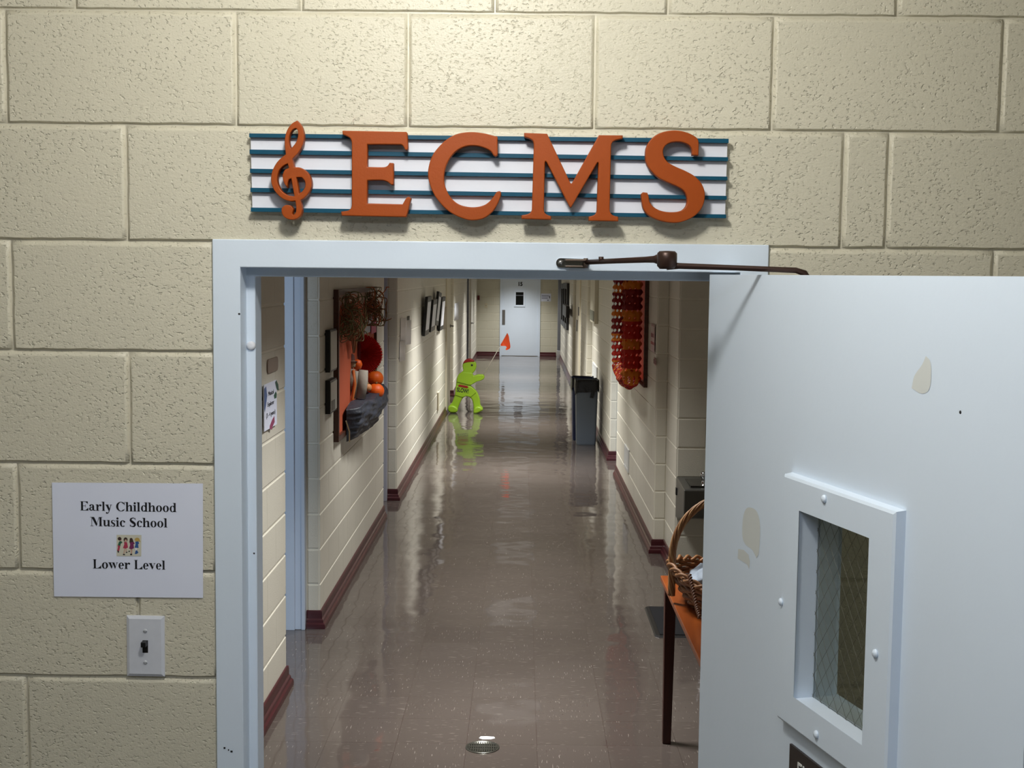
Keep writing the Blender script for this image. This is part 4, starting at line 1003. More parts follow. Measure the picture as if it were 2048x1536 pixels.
# four black frames hung askew
def hung_frame(px0, px1, py0, py1, lean, roll, label, side_w=.05):
    X = LX3+.02
    a = ox(px0, (py0+py1)/2, X); b = ox(px1, (py0+py1)/2, X); h = ox(px0, py0, X).z-ox(px0, py1, X).z; w = b.y-a.y
    t = thing('picture_frame', label, 'picture frame', (LX3+.004, (a.y+b.y)/2, ox(px0, (py0+py1)/2, X).z), (0, 0, pi/2), 'black frames on the left wall')
    R = Matrix.Rotation(lean, 4, 'X') @ Matrix.Rotation(roll, 4, 'Y')
    D = .032; fw = .06
    bm = newbm()
    for p, q, r, s_ in ((-w/2, -w/2+fw, -h/2, h/2), (w/2-fw, w/2, -h/2, h/2), (-w/2+fw, w/2-fw, -h/2, -h/2+fw), (-w/2+fw, w/2-fw, h/2-fw, h/2)): box(bm, p, q, -D-.022, -.022, r, s_, bev=.003)
    bm.transform(R); obj('frame', bm, M_black, t)
    bm = newbm(); box(bm, -w/2+fw, w/2-fw, -D-.0235, -.024, -h/2+fw, h/2-fw); bm.transform(R); obj('picture_sheet', bm, mat('pale picture', (238, 240, 246), .35), t)
    return t
hung_frame(846, 854, 593, 672, .075, 0, 'nearest black frame of the four on the left wall')
hung_frame(858, 866, 599, 664, .085, 0, 'second nearest black frame, hung lower on the left wall')
hung_frame(868.5, 874.5, 584, 652, .10, .05, 'third black frame, the most tilted on the left wall')
hung_frame(876.5, 883, 594, 662, .07, 0, 'farthest black frame of the four on the left wall')
def wall_box(name, label, cat, X, nx, px0, px1, py0, py1, d, m, bev=.003):
    a = ox(px0, (py0+py1)/2, X); b = ox(px1, (py0+py1)/2, X); pm_ = (px0+px1)/2; z1 = ox(pm_, py0, X).z; z0 = ox(pm_, py1, X).z
    ya, yb = sorted((a.y, b.y)); bm = newbm(); x0, x1 = sorted((X, X+nx*d)); box(bm, x0, x1, ya, yb, z0, z1, bev=bev)
    return tag(obj(name, bm, m), label, cat)
vt = wall_box('wall_vent', 'narrow vent cover low on the left wall before the green figure', 'vent', LX3, 1, 874, 876, 784, 820, .02, mat('cream vent', (216, 208, 184), .4))

# ------------------------------------------------------------------ the green SLOW figure
MY = 16.36
def man_pts(pts, Y=MY): return [(v.x, v.z) for v in (oy(880+x/8.08, 650+y/8.08, Y) for x, y in pts)]
man = thing('safety_figure', 'lime green plastic child shaped figure with red cap holding an orange flag', 'safety figure', (0, 0, 0))
M_lime = mat('lime green plastic', (142, 180, 38), .42, noise=.04, nscale=6)
BODY = [(372, 622), (400, 598), (470, 588), (548, 588), (578, 612), (587, 650), (582, 700), (560, 745), (522, 790), (542, 822), (590, 810), (620, 800), (650, 804), (690, 802), (715, 820), (718, 848), (700, 880), (640, 905), (600, 915), (560, 940), (515, 965), (492, 982), (545, 1030), (592, 1080), (622, 1140), (645, 1220), (655, 1300), (690, 1345), (692, 1378), (650, 1402), (590, 1425), (548, 1432), (540, 1400), (540, 1340), (535, 1280), (515, 1210), (490, 1178), (455, 1160), (420, 1156), (382, 1172), (350, 1210), (312, 1290), (292, 1345), (286, 1385), (260, 1412), (170, 1412), (136, 1385), (130, 1332), (160, 1292), (190, 1260), (220, 1190), (240, 1120), (250, 1060), (255, 990), (262, 920), (270, 870), (300, 800), (350, 762), (374, 735), (365, 690), (364, 650)]
sm = lambda q, c=60: [(p.x, p.y) for p in smooth_outline(q, c, 3)]
cutout('body', [sm(man_pts(BODY))], .11, .018, M_lime, man, face_y(0, MY+.055, 0), 3)
CAP_ = [(368, 624), (382, 596), (398, 576), (432, 554), (470, 546), (510, 552), (540, 572), (556, 592), (510, 597), (440, 606)]
cutout('cap', [sm(man_pts(CAP_))], .122, .012, mat('cap red', (140, 22, 20), .45), man, face_y(0, MY+.055, 0))
ARM = [(360, 768), (520, 775), (545, 826), (590, 813), (650, 808), (690, 806), (712, 822), (714, 848), (698, 876), (640, 900), (590, 915), (545, 940), (495, 968), (400, 950), (270, 915), (280, 860), (306, 805)]
cutout('sleeve_arm', [sm(man_pts(ARM))], .016, .006, M_lime, man, face_y(0, MY-.004, 0))
TR = [(258, 985), (360, 1000), (470, 990), (545, 1035), (588, 1085), (500, 1160), (455, 1152), (420, 1148), (360, 1165), (246, 1130), (250, 1060)]
cutout('shorts', [sm(man_pts(TR))], .014, .005, M_lime, man, face_y(0, MY-.002, 0))
for nm, pts in (('foot', [(134, 1335), (165, 1300), (230, 1305), (285, 1345), (284, 1388), (258, 1410), (170, 1410), (138, 1384)]), ('foot', [(542, 1432), (542, 1390), (556, 1345), (600, 1315), (650, 1320), (688, 1350), (690, 1376), (650, 1400), (590, 1425)])):
    cutout(nm, [sm(man_pts(pts))], .15, .02, M_lime, man, face_y(0, MY+.015, 0), 3)
bm = newbm(); e = man_pts([(516, 648)])[0]; lathe(bm, [(.016, 0), (.014, .004), (.002, .005)], (e[0], MY-.001, e[1]), 16, 'Y'); obj('eye', bm, M_black, man)
bt = man_pts([(296, 972), (318, 962), (440, 984), (458, 1000), (452, 1016), (430, 1018), (310, 994), (297, 986)])
cutout('belt', [sm(bt)], .008, .002, MATS['cap red'], man, face_y(0, MY-.010, 0))
q = man_pts([(368, 1060)])[0]; l_ = lettering('slow_word', 'SLOW!', .086, M_ink, man, face_y(q[0], MY-.0105, q[1]) @ Matrix.Rotation(radians(-9), 4, 'Z'), sx=.66, bold=.0022)
pole = man_pts([(700, 815), (955, 372), (1090, 132)])
bm = newbm(); tube(bm, [(p[0], MY+.01, p[1]) for p in pole], .0055, 8); obj('flag_pole', bm, mat('white pole', (226, 222, 210), .5), man)
FL = [(968, 338), (1030, 232), (1088, 130), (1106, 165), (1122, 250), (1136, 330), (1132, 375), (1100, 398), (1068, 406), (1062, 390), (1078, 362), (1060, 340), (1015, 338)]
bm = newbm(); fp = sm(man_pts(FL)); vs = [bm.verts.new((x, MY+.012+.02*sin(x*40+z*22), z)) for x, z in fp]; bm.faces.new(vs); bmesh.ops.triangulate(bm, faces=bm.faces)
fl_ = obj('flag', bm, mat('orange flag', (255, 92, 42), .6), man); md = fl_.modifiers.new('thick', 'SOLIDIFY'); md.thickness = .003

# ------------------------------------------------------------------ far end bits
def end_item(name, label, cat, px0, px1, py0, py1, d, m, bev=.002):
    a = oy(px0, py0, YE-W); b = oy(px1, py1, YE-W); bm = newbm(); box(bm, a.x, b.x, YE-W-d, YE-W+.002, b.z, a.z, bev=bev); return tag(obj(name, bm, m), label, cat)
end_item('fire_alarm', 'dark red fire alarm box on the end wall left of the white door', 'fire alarm', 955, 959.3, 591, 600, .05, mat('alarm red', (96, 22, 20), .4))
s_ = thing('wall_switch', 'small cream switch plate on the end wall left of the white door', 'light switch', tuple(oy(972, 611, YE-W)))
bm = newbm(); box(bm, -.034, .034, -.008, 0, -.055, .055, bev=.003); obj('switch_plate', bm, mat('cream plate', (208, 200, 172), .4), s_)
bm = newbm(); box(bm, -.006, .006, -.02, -.006, -.012, .012, bev=.002); obj('toggle', bm, M_greyframe, s_)
a = oy(1082, 587, YE-W); b = oy(1102, 603, YE-W)
s_ = thing('posted_paper', 'white printed paper on the end wall right of the white door', 'paper', ((a.x+b.x)/2, YE-W, (a.z+b.z)/2)); w = b.x-a.x; h = a.z-b.z
bm = newbm(); box(bm, -w/2, w/2, -.004, 0, -h/2, h/2); obj('sheet', bm, M_paper, s_)
for x0, x1, z0, z1, nm in ((-.42, .28, .10, .30, 'printed_block'), (-.42, .18, -.18, .02, 'printed_block'), (.30, .40, -.1, .22, 'printed_block'), (.14, .26, -.42, -.28, 'printed_logo')):
    bm = newbm(); box(bm, x0*w, x1*w, -.005, -.003, z0*h, z1*h); obj(nm, bm, mat('pale blue print', (176, 182, 206), .6) if nm == 'printed_block' and x0 < 0 else mat('grey blue print', (110, 114, 130), .6), s_)

# ================================================================== things along the right wall
RX = .985-W
gb = thing('notice_board', 'brown framed board behind the red and yellow paper garland', 'bulletin board', (RX, ox(1291, 700, RX-.02).y, 0), (0, 0, 0))
gy0 = gb.location.y; gz0 = ox(1288, 774, RX-.02).z; gy1 = 9.9; gz1 = 2.12
for a, b, c, d in ((0, .04, gz0, gz1), (gy1-gy0-.04, gy1-gy0, gz0, gz1), (.04, gy1-gy0-.04, gz0, gz0+.04), (.04, gy1-gy0-.04, gz1-.04, gz1)):
    bm = newbm(); box(bm, -.030, 0, a, b, c, d, bev=.003); obj('frame_rail', bm, M_bw, gb)
bm = newbm(); box(bm, -.014, -.002, .03, gy1-gy0-.03, gz0+.03, gz1-.03); obj('paper_backing', bm, mat('orange red paper', (186, 60, 30), .75), gb)
# tissue garland: a tube of fluted tissue with oval cut-outs, red and amber bands
def garland():
    pts = []
    XN, XF = RX-.120, RX-.114
    for k in range(14): z = 2.14-(2.14-1.235)*k/13; pts.append(Vector((XN, 7.70, z)))
    ya, yb = 7.70, 8.95; zc_ = 1.235
    for k in range(1, 12):
        a = pi*k/12; pts.append(Vector((XN+(XF-XN)*k/12, ya+(yb-ya)*(1-cos(a))/2, zc_-.055*sin(a)+.02*k/12)))
    for k in range(12): z = 1.255+(2.03-1.255)*k/11; pts.append(Vector((XF-.012*sin(pi*k/11), yb, z)))
    for k in range(1, 4): pts.append(Vector((XF+.004*k, yb-.05*k, 2.03+.035*k)))
    # resample evenly
    L_ = [0]
    for a, b in zip(pts, pts[1:]): L_.append(L_[-1]+(b-a).length)
    out = []; n = int(L_[-1]/.0048); i = 0
    for k in range(n+1):
        s = L_[-1]*k/n
        while i < len(L_)-2 and L_[i+1] < s: i += 1
        t = (s-L_[i])/max(1e-6, L_[i+1]-L_[i]); out.append((pts[i].lerp(pts[i+1], t), s))
    return out
gp = garland(); tot = gp[-1][1]; bm = newbm(); seg = 80; rings = []; prev = None
for i, (p, s) in enumerate(gp):
    t = (gp[min(i+2, len(gp)-1)][0]-gp[max(i-2, 0)][0]).normalized()
    if prev is None: nrm = Vector((1, 0, 0))
    else: nrm = (prev-t*prev.dot(t)).normalized()
    prev = nrm; bn = t.cross(nrm); ring_ = []
    for k in range(seg):
        a = 2*pi*k/seg
        r = (.060+.012*max(0, min(1, (tot*.5-s)/.15)))*(1+.10*cos(2*pi*s/.058)*(cos(4*a)*.5+.5))*(1+.05*cos(8*a))
        ring_.append(bm.verts.new(p+(nrm*cos(a)+bn*sin(a)*.95)*r))
    rings.append((ring_, s))
band = [(.0, .13, 0), (.13, .21, 2), (.21, .37, 0), (.37, .46, 2), (.46, .60, 1), (.60, .68, 2), (.68, .83, 1), (.83, .91, 2), (.91, 9, 1)]
def colr(s, total):
    for a, b, c in band[:-1]:
        if a <= s < b: return c
    q = total-s                              # measured down from the far hanging end
    for a, b, c in ((0, .10, 2), (.10, .26, 0), (.26, .335, 2), (.335, .48, 0), (.48, .545, 2), (.545, .69, 0), (.69, .75, 2), (.75, .88, 1)):
        if a <= q < b: return c
    return (1, 0, 1, 2, 1)[int(s/.045) % 5]
tot = gp[-1][1]
for i in range(len(rings)-1):
    (a, s0), (b, s1) = rings[i], rings[i+1]; ph = (s0 % .058)/.058
    for k in range(seg):
        row = int(s0/.058); kk = ((k+.5)/seg*10+(.5 if row % 2 else 0)) % 1.0
        hole = ((ph-.5)/.27)**2+((kk-.5)/(.34 if s0 > tot*.58 else .20))**2 < 1 and (s0 > tot*.52 or k % 16 < 16)
        if hole: continue
        f = bm.faces.new((a[k], a[(k+1) % seg], b[(k+1) % seg], b[k])); f.material_index = colr(s0, tot); f.smooth = True
def tissue(name, rgb):
    m = mat(name, rgb, .7); b = m.node_tree.nodes['Principled BSDF']
    nt = m.node_tree; tr = nt.nodes.new('ShaderNodeBsdfTranslucent'); tr.inputs[0].default_value = lin(rgb)
    mx = nt.nodes.new('ShaderNodeMixShader'); mx.inputs[0].default_value = .30
    nt.links.new(b.outputs[0], mx.inputs[1]); nt.links.new(tr.outputs[0], mx.inputs[2]); nt.links.new(mx.outputs[0], nt.nodes['Material Output'].inputs[0]); return m
tag(obj('paper_garland', bm, [tissue('dark red tissue', (128, 10, 6)), tissue('orange red tissue', (184, 32, 10)), tissue('amber tissue', (214, 124, 22))]), 'red and amber tissue paper garland looped down the right wall', 'garland')

pk = wall_paper(1303, 1311.5, 648, 704, RX, -1, 'pink and white poster on the right wall near the garland', (216, 188, 186), .004, 'poster', 'poster')
def band_on(o, w, h, items):
    for z0, z1, rgb in items:
        bm = newbm(); box(bm, -.0075, -.003, .06*w, .94*w, z0*h, z1*h); obj('printed_band', bm, mat('print %d %d %d' % rgb, rgb, .6), o)
pw = ox(1311.5, 676, RX).y-ox(1303, 676, RX).y; phh = ox(1307, 648, RX).z-ox(1307, 704, RX).z
band_on(pk, pw, phh, ((.52, .66, (140, 74, 82)), (.26, .36, (168, 66, 70)), (.72, .92, (196, 180, 172))))
nb = wall_paper(1308.5, 1314, 716, 731, RX, -1, 'small dark pink card below the pink poster', (196, 160, 152), .003, 'card', 'card')
pw = ox(1314, 724, RX).y-ox(1308.5, 724, RX).y; phh = ox(1311, 716, RX).z-ox(1311, 731, RX).z
band_on(nb, pw, phh, ((.2, .75, (120, 60, 58)),))
def vent(px0, px1, py0, py1, X, label):
    a = ox(px0, (py0+py1)/2, X); b = ox(px1, (py0+py1)/2, X); pm_ = (px0+px1)/2; z1 = ox(pm_, py0, X).z; z0 = ox(pm_, py1, X).z
    ya, yb = sorted((a.y, b.y)); t = thing('wall_vent', label, 'vent', (X, ya, z0)); w, h = yb-ya, z1-z0
    bm = newbm(); 
    for p, q, r, s2 in ((0, .03, 0, h), (w-.03, w, 0, h), (.03, w-.03, 0, .03), (.03, w-.03, h-.03, h)): box(bm, -.012, 0, p, q, r, s2, bev=.002)
    obj('vent_frame', bm, mat('vent white', (214, 216, 214), .4), t)
    bm = newbm()
    for k in range(9):
        z = .04+(h-.08)*k/8; box(bm, -.010, -.004, .03, w-.03, z-.007, z+.007)
    obj('louvre', bm, MATS['vent white'], t); return t
vent(1250.5, 1258.5, 893, 940, RX, 'white louvred vent low on the right wall below the garland')
vent(1186, 1195, 729, 766, RX, 'white louvred vent on the right wall behind the waste bin')
# shallow panel cabinet on the wall over the bin
t = thing('wall_cabinet', 'tall shallow cream cabinet with grey lower plate above the waste bin', 'cabinet', (RX, 0, 0))
ya, yb = ox(1197, 600, RX).y, ox(1188, 600, RX).y; za = ox(1193, 646, RX).z
bm = newbm(); box(bm, -.05, 0, ya, yb, za, 2.25, bev=.004); obj('cabinet_body', bm, mat('cream panel', (206, 200, 178), .4), t)
bm = newbm(); box(bm, -.056, -.048, ya+.06, yb-.06, za+.03, za+.16, bev=.002); obj('lower_plate', bm, mat('grey green plate', (118, 120, 104), .5), t)
# far frames on the right
def far_frame(px0, px1, py0, py1, label):
    X = .95-W; a = ox(px0, 600, X); b = ox(px1, 600, X); ya, yb = sorted((a.y, b.y)); pm_ = (px0+px1)/2; z1 = ox(pm_, py0, X).z; z0 = ox(pm_, py1, X).z
    t = thing('picture_frame', label, 'picture frame', (X, ya, z0), group='black frames on the right wall'); w, h = yb-ya, z1-z0; fw = .12
    bm = newbm()
    for p, q, r, s2 in ((0, fw, 0, h), (w-fw, w, 0, h), (fw, w-fw, 0, fw), (fw, w-fw, h-fw, h)): box(bm, -.05, 0, p, q, r, s2, bev=.004)
    obj('frame', bm, M_black, t)
    bm = newbm(); box(bm, -.022, -.006, fw, w-fw, fw, h-fw); obj('picture_sheet', bm, mat('grey picture', (130, 128, 122), .3), t)
far_frame(1134.2, 1138.6, 566, 659, 'nearest tall black frame on the far right wall')
far_frame(1130.2, 1133.8, 566, 655, 'middle tall black frame on the far right wall')
far_frame(1126.6, 1129.9, 567, 651, 'farthest tall black frame on the far right wall')
bm = newbm(); Xb = .95-W; ya, yb = sorted((ox(1131, 620, Xb-.06).y, ox(1138.5, 620, Xb-.06).y)); z1, z0 = ox(1135, 610, Xb-.06).z, ox(1135, 633, Xb-.06).z
box(bm, Xb-.12, Xb-.052, ya, yb, z0, z1, bev=.006); tag(obj('black_box', bm, M_black), 'black box mounted over the tall black frames on the right', 'wall box')
# grey duct in the far right corner
t = thing('corner_duct', 'grey vertical duct with pale foot in the far right corner', 'duct', (.905, 28.9, 0))
bm = newbm(); box(bm, -.035, .04, -.03, .05, .20, CH, bev=.004); obj('duct', bm, M_greyframe, t)
bm = newbm(); box(bm, -.045, .04, -.04, .055, 0, .20, bev=.004); obj('duct_foot', bm, mat('pale foot', (196, 198, 200), .4), t)

# ------------------------------------------------------------------ waste bins
def bin_(x0, x1, y0, y1, h, m, label, linerm, seed, drop):
    t = thing('waste_bin', label, 'waste bin', ((x0+x1)/2, (y0+y1)/2, 0)); a, b = (x1-x0)/2, (y1-y0)/2
    def rr(a, b, r, n=5):
        out = []
        for sx_, sy_, a0 in ((1, 1, 0), (-1, 1, 90), (-1, -1, 180), (1, -1, 270)):
            for k in range(n+1):
                g = radians(a0+90*k/n); out.append((sx_*(a-r)+r*cos(g), sy_*(b-r)+r*sin(g)))
        return out
    bm = newbm(); rings = []
    for z, s, inn in ((0, .84, 0), (.012, .86, 0), (h*.93, .985, 0), (h*.94, 1.03, 0), (h, 1.03, 0), (h, .97, 0), (h*.6, .9, 0), (.02, .80, 0)):
        rings.append([bm.verts.new((x, y, z)) for x, y in rr(a*s, b*s, .035*s)])
    for p, q in zip(rings, rings[1:]):
        for k in range(len(p)): bm.faces.new((p[k], p[(k+1) % len(p)], q[(k+1) % len(q)], q[k])).smooth = False
    bm.faces.new(list(reversed(rings[0]))); bm.faces.new(rings[-1])
    obj('bin_body', bm, m, t)
    rnd = random.Random(seed); bm = newbm(); base = rr(a, b, .035, 8); n = len(base); rings = []
    ph = [rnd.uniform(0, 6) for _ in range(4)]
    for lvl, (z, s) in enumerate(((h*.80, .90), (h-.005, .965), (h+.012, 1.02), (h+.005, 1.07), (h-.05, 1.075), (h-.09, 1.085), (h-drop, 1.07))):
        row = []
        for k, (x, y) in enumerate(base):
            f = k/n*2*pi; wv = .012*sin(3*f+ph[0])+.010*sin(7*f+ph[1])+.006*sin(13*f+ph[2]+lvl)
            row.append(bm.verts.new((x*(s+wv*(.9 if lvl > 1 else .3)), y*(s+wv*(.9 if lvl > 1 else .3)), z+(.03*sin(2*f+ph[3])+.015*sin(5*f) if lvl > 5 else .008*sin(5*f+ph[1])*(lvl > 1)))))
        rings.append(row)
    for p, q in zip(rings, rings[1:]):
        for k in range(n): bm.faces.new((p[k], p[(k+1) % n], q[(k+1) % n], q[k])).smooth = True
    bm.faces.new(rings[0])
    o = obj('bag_liner', bm, linerm, t); md = o.modifiers.new('soft', 'SUBSURF'); md.levels = 1; md.render_levels = 1
    return t
M_bag = mat('black bin bag', (5, 5, 6), .25, 0, .4, bump=.0035, bscale=20)
M_bin = mat('grey bin plastic', (100, 111, 124), .5)
p0 = oz(1159, 889); p1 = oz(1199, 889)
t = bin_(.655, .925, 12.93, 13.27, .775, M_bin, 'slim grey waste bin lined with a black bag on the right', M_bag, 3, .135)
bm = newbm(); bm.faces.new([bm.verts.new(p) for p in ((.055, -.190, .66), (.095, -.191, .655), (.075, -.193, .57), (.03, -.193, .575))]); o = obj('bag_tail', bm, M_bag, t); md = o.modifiers.new('thick', 'SOLIDIFY'); md.thickness = .003
bin_(.625, .90, 13.36, 13.70, .765, mat('navy bin plastic', (28, 44, 92), .4), 'navy blue waste bin hidden behind the grey bin', M_bag, 8, .12)

# ------------------------------------------------------------------ drinking fountain
FXa = 1.07
t = thing('drinking_fountain', 'grey steel drinking fountain mounted in the alcove behind the door', 'drinking fountain', (FXa, 6.36-W, 0))
M_fst = mat('fountain steel', (104, 104, 100), .35, .7)
bm = newbm(); w = .42; yf = -.43
prof_ = [(0, .665), (yf+.02, .648), (yf, .642), (yf, .462), (yf+.03, .452), (-.12, .395), (0, .385)]
l0 = [bm.verts.new((0, y, z)) for y, z in prof_]; l1 = [bm.verts.new((w, y, z)) for y, z in prof_]
bm.faces.new(l0); bm.faces.new(l1)
for k in range(len(prof_)): bm.faces.new((l0[k], l0[(k+1) % len(l0)], l1[(k+1) % len(l1)], l1[k]))
o = obj('fountain_body', bm, M_fst, t); md = o.modifiers.new('edge', 'BEVEL'); md.width = .006; md.segments = 2
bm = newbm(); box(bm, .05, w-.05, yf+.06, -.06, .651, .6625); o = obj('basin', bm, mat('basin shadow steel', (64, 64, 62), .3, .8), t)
bm = newbm(); lathe(bm, [(.032, 0), (.034, .008), (.02, .012), (.018, .055), (.026, .062), (.030, .085), (.024, .098), (.006, .100)], (.145, yf+.10, .652), 18); tube(bm, [(.145, yf+.10, .735), (.18, yf+.12, .75), (.20, yf+.15, .735)], .010, 8); obj('bubbler', bm, M_chrome, t)
bm = newbm(); box(bm, -.008, .0, -.06, -.02, .545, .595, bev=.003); obj('push_button', bm, M_black, t)

# ------------------------------------------------------------------ table, basket, mat, drain
TX0, TX1, TY0, TY1, TZ = .618, 1.24, 1.55, 3.17, .728
tb = thing('side_table', 'reddish wooden table just inside the doorway behind the open door', 'table', ((TX0+TX1)/2, (TY0+TY1)/2, 0))
cx, cy = tb.location.x, tb.location.y
M_top = wood('cherry table top', (150, 76, 28), (122, 56, 19), .28, 'Y', 8); M_leg = wood('dark cherry leg', (70, 26, 18), (52, 18, 12), .3, 'Z', 8)
bm = newbm(); box(bm, TX0-cx, TX1-cx, TY0-cy, TY1-cy, TZ-.022, TZ, bev=.003); obj('table_top', bm, M_top, tb)
bm = newbm(); 
for a, b, c, d in ((TX0+.03, TX0+.05, TY0+.05, TY1-.05), (TX1-.05, TX1-.03, TY0+.05, TY1-.05), (TX0+.05, TX1-.05, TY0+.03, TY0+.05), (TX0+.05, TX1-.05, TY1-.05, TY1-.03)): box(bm, a-cx, b-cx, c-cy, d-cy, TZ-.085, TZ-.022)
obj('apron', bm, M_leg, tb)
for lx in (TX0+.012, TX1-.062):
    for ly in (TY0+.015, TY1-.085):
        bm = newbm(); r0 = [bm.verts.new((lx+x-cx, ly+y-cy, TZ-.022)) for x, y in ((0, 0), (.05, 0), (.05, .05), (0, .05))]
        r1 = [bm.verts.new((lx+.004+x*.72-cx, ly+.004+y*.72-cy, 0)) for x, y in ((0, 0), (.05, 0), (.05, .05), (0, .05))]
        bm.faces.new(r0); bm.faces.new(r1)
        for k in range(4): bm.faces.new((r0[k], r0[(k+1) % 4], r1[(k+1) % 4], r1[k]))
        o = obj('leg', bm, M_leg, tb); md = o.modifiers.new('edge', 'BEVEL'); md.width = .003; md.segments = 2
BC = Vector((.822, 2.70, TZ)); A0, B0, A1, B1 = .135, .21, .215, .31
bk = thing('wicker_basket', 'brown wicker basket with tall twisted handle on the table', 'basket', tuple(BC))
M_wk = mat('wicker', (146, 102, 64), .5, noise=.25, nscale=40); M_wkd = mat('dark wicker', (108, 68, 44), .5, noise=.25, nscale=40)
NR = 9; HB_ = .122; NS = 30
def brim(th): return .022*cos(2*th)
for r in range(NR):
    bm = newbm(); f = (r+.5)/NR; pts = []
    for k in range(NS*6+1):
        th = 2*pi*k/(NS*6); a = A0+(A1-A0)*f**.8; b = B0+(B1-B0)*f**.8
        wv = .0055*cos(th*NS/2+pi*r)
        pts.append(((a+wv)*cos(th), (b+wv)*sin(th), .006+HB_*f+brim(th)*f*f))
    tube(bm, pts, .0078, 6, 0, False); obj('woven_row', bm, M_wk if r % 3 else M_wkd, bk)
bm = newbm()
for k in range(NS):
    th = 2*pi*(k+.5)/NS; tube(bm, [((A0+(A1-A0)*f**.8)*cos(th), (B0+(B1-B0)*f**.8)*sin(th), .004+HB_*f+brim(th)*f*f) for f in (0, .33, .66, 1)], .0042, 6)
obj('stake', bm, M_wkd, bk)
for ph in (0, pi):
    bm = newbm(); pts = []
    for k in range(241):
        th = 2*pi*k/240; q = th*14+ph
        pts.append(((A1+.002+.010*cos(q))*cos(th), (B1+.002+.010*cos(q))*sin(th), .010+HB_+brim(th)+.010*sin(q)))
    tube(bm, pts, .0072, 7, 0, False); obj('braided_rim', bm, M_wk, bk)
bm = newbm(); n = 28
lathe(bm, [(.01, .002), (A0*.98, .002), (A0*.98, .010), (.01, .010)], (0, 0, 0), n)
for v in bm.verts: v.co.y *= B0/A0
obj('basket_floor', bm, M_wkd, bk)
HH = .425
def hpath(u):
    if u < .16: return Vector((-A1+.004, 0, .03+.0+ (u/.16)*.155))
    if u > .84: return Vector((A1-.004, 0, .03+((1-u)/.16)*.155))
    a = pi*(u-.16)/.68; return Vector((-(A1-.004)*cos(a), 0, .185+(HH-.185)*sin(a)))
for s4 in range(7):
    bm = newbm(); pts = []
    for k in range(121):
        u = k/120; c = hpath(u); d = (hpath(min(1, u+.01))-hpath(max(0, u-.01))).normalized(); nn = d.cross(Vector((0, 1, 0))); q = u*2*pi*4+2*pi*s4/7
        pts.append(c+(nn*cos(q)+Vector((0, 1, 0))*sin(q))*.0100)
    tube(bm, pts, .0054, 7); obj('handle_strand', bm, mat('tan cane', (182, 142, 98), .45, noise=.2, nscale=30) if s4 % 2 else M_wk, bk)
# twisted tie hanging from the rim
bm = newbm(); a = oy(1380, 1148, 2.45); pts = []
q0 = [oy(1379, 1150, 2.42), oy(1386, 1180, 2.36), oy(1393, 1212, 2.30), oy(1400, 1236, 2.24)]
q0[0].z = max(q0[0].z, .87)
for ph in (0, pi):
    pts = []
    for k in range(61):
        u = k/60*2.999; i = int(u); p = q0[i].lerp(q0[i+1], u-i); p.z = max(p.z, TZ+.008); g = k*.9+ph; pts.append(p+Vector((.005*cos(g), 0, .005*sin(g))))
    tube(bm, pts, .0045, 5)
tag(obj('twisted_cord', bm, M_wkd), 'twisted brown cord trailing from the basket onto the table', 'cord')
# pale cloth in the basket
bm = newbm(); n, m = 56, 36; rows = []; cc = oy(1408, 1168, 2.62)
for i in range(n+1):
    th = 2*pi*i/n; row = []
    for j in range(m+1):
        ph = pi*j/m; r = .082*(1+.12*abs(sin(1.5*th+2*ph))+.16*abs(sin(2.5*th-3*ph))-.14*abs(sin(4*ph+2*th)))
        row.append(bm.verts.new((cc.x+.02+r*sin(ph)*cos(th), 2.62+r*1.3*sin(ph)*sin(th), TZ+.098+r*.80*cos(ph))))
    rows.append(row)
for a, b in zip(rows, rows[1:]):
    for j in range(m): bm.faces.new((a[j], b[j], b[j+1], a[j+1])).smooth = True
bmesh.ops.remove_doubles(bm, verts=bm.verts, dist=1e-5)
tag(obj('cloth_bundle', bm, mat('pale blue cloth', (176, 190, 206), .8, noise=.1, nscale=30, bump=.003, bscale=40)), 'pale blue grey cloth bundle inside the wicker basket', 'cloth')

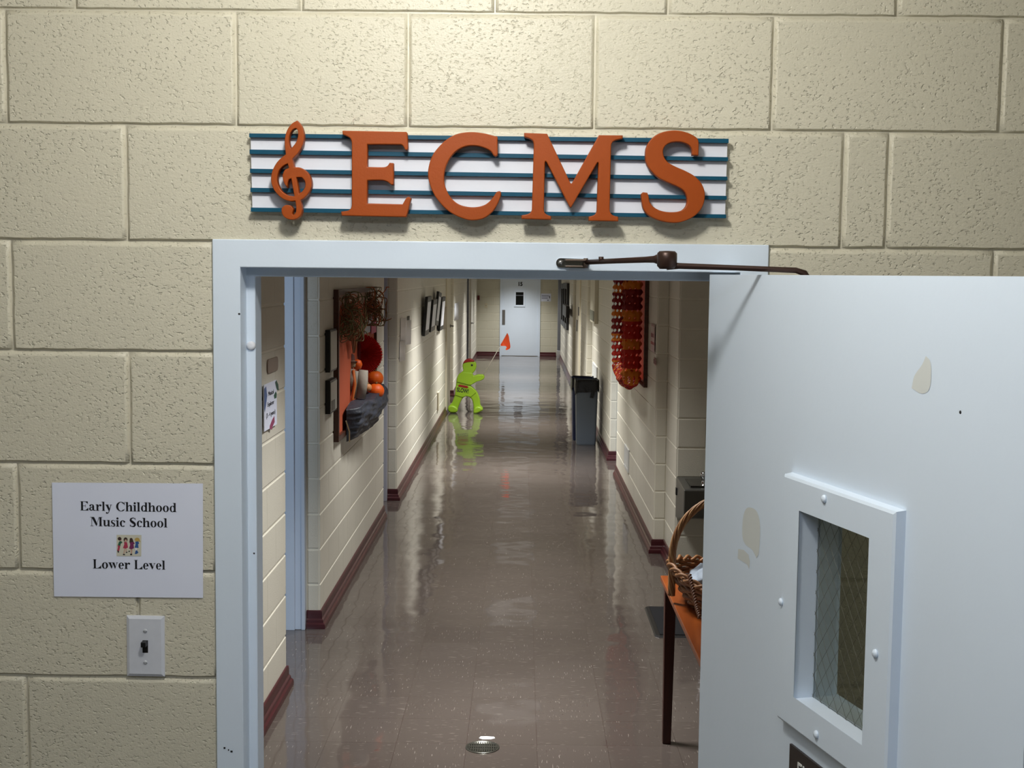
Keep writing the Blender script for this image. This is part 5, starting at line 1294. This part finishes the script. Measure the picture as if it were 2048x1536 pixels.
bm = newbm(); mx0, mx1, my0, my1 = .772, 1.62, 4.74, 5.40
o_ = [(mx0+x, my0+y) for x, y in ((.02, 0), (mx1-mx0-.02, 0), (mx1-mx0, .02), (mx1-mx0, my1-my0-.02), (mx1-mx0-.02, my1-my0), (.02, my1-my0), (0, my1-my0-.02), (0, .02))]
a_ = [bm.verts.new((x, y, .0005)) for x, y in o_]; b_ = [bm.verts.new((x+(.006 if x < 1.2 else -.006), y+(.006 if y < 5 else -.006), .009)) for x, y in o_]
bm.faces.new(b_); bm.faces.new(a_)
for k in range(8): bm.faces.new((a_[k], a_[(k+1) % 8], b_[(k+1) % 8], b_[k]))
fm = thing('floor_mat', 'black rubber floor mat on the tiles beyond the table', 'mat', (0, 0, 0))
obj('rubber_border', bm, M_black, fm)
bm = newbm(); box(bm, mx0+.03, mx1-.03, my0+.03, my1-.03, .008, .0125); obj('carpet_face', bm, mat('charcoal mat pile', (17, 18, 23), .95, noise=.4, nscale=120, bump=.004, bscale=240), fm)

dp = oz(965, 1495)
dr = thing('floor_drain', 'round metal floor drain in the tiles near the doorway', 'floor drain', (dp.x, dp.y, 0))
bm = newbm(); lathe(bm, [(.074, 0), (.073, .0035), (.066, .0042), (.064, .0006), (.002, .0006)], (0, 0, 0), 48); obj('drain_ring', bm, mat('drain metal', (124, 124, 116), .28, .9), dr)
bm = newbm()
for k in range(-6, 7):
    x = k*.0096; l = math.sqrt(max(0, .0625**2-x*x))
    if l > .012: box(bm, x-.0024, x+.0024, -l, l, .0008, .0036)
for k in (-1, 0, 1): y = k*.030; l = math.sqrt(.0625**2-y*y); box(bm, -l, l, y-.003, y+.003, .0008, .0040)
obj('grate', bm, MATS['drain metal'], dr)
bm = newbm(); q = oz(974, 1475)-dp; pts = [(-.035, -.004), (-.02, -.010), (.02, -.009), (.036, -.003), (.03, .004), (.0, .006), (-.028, .005)]
bm.faces.new([bm.verts.new((q.x+x, q.y+y*2.4, .0006)) for x, y in pts]); obj('painted_glint', bm, mat('glint white', (236, 238, 242), .3), dr)  # white patch standing in for the gleam on raised wax by the drain
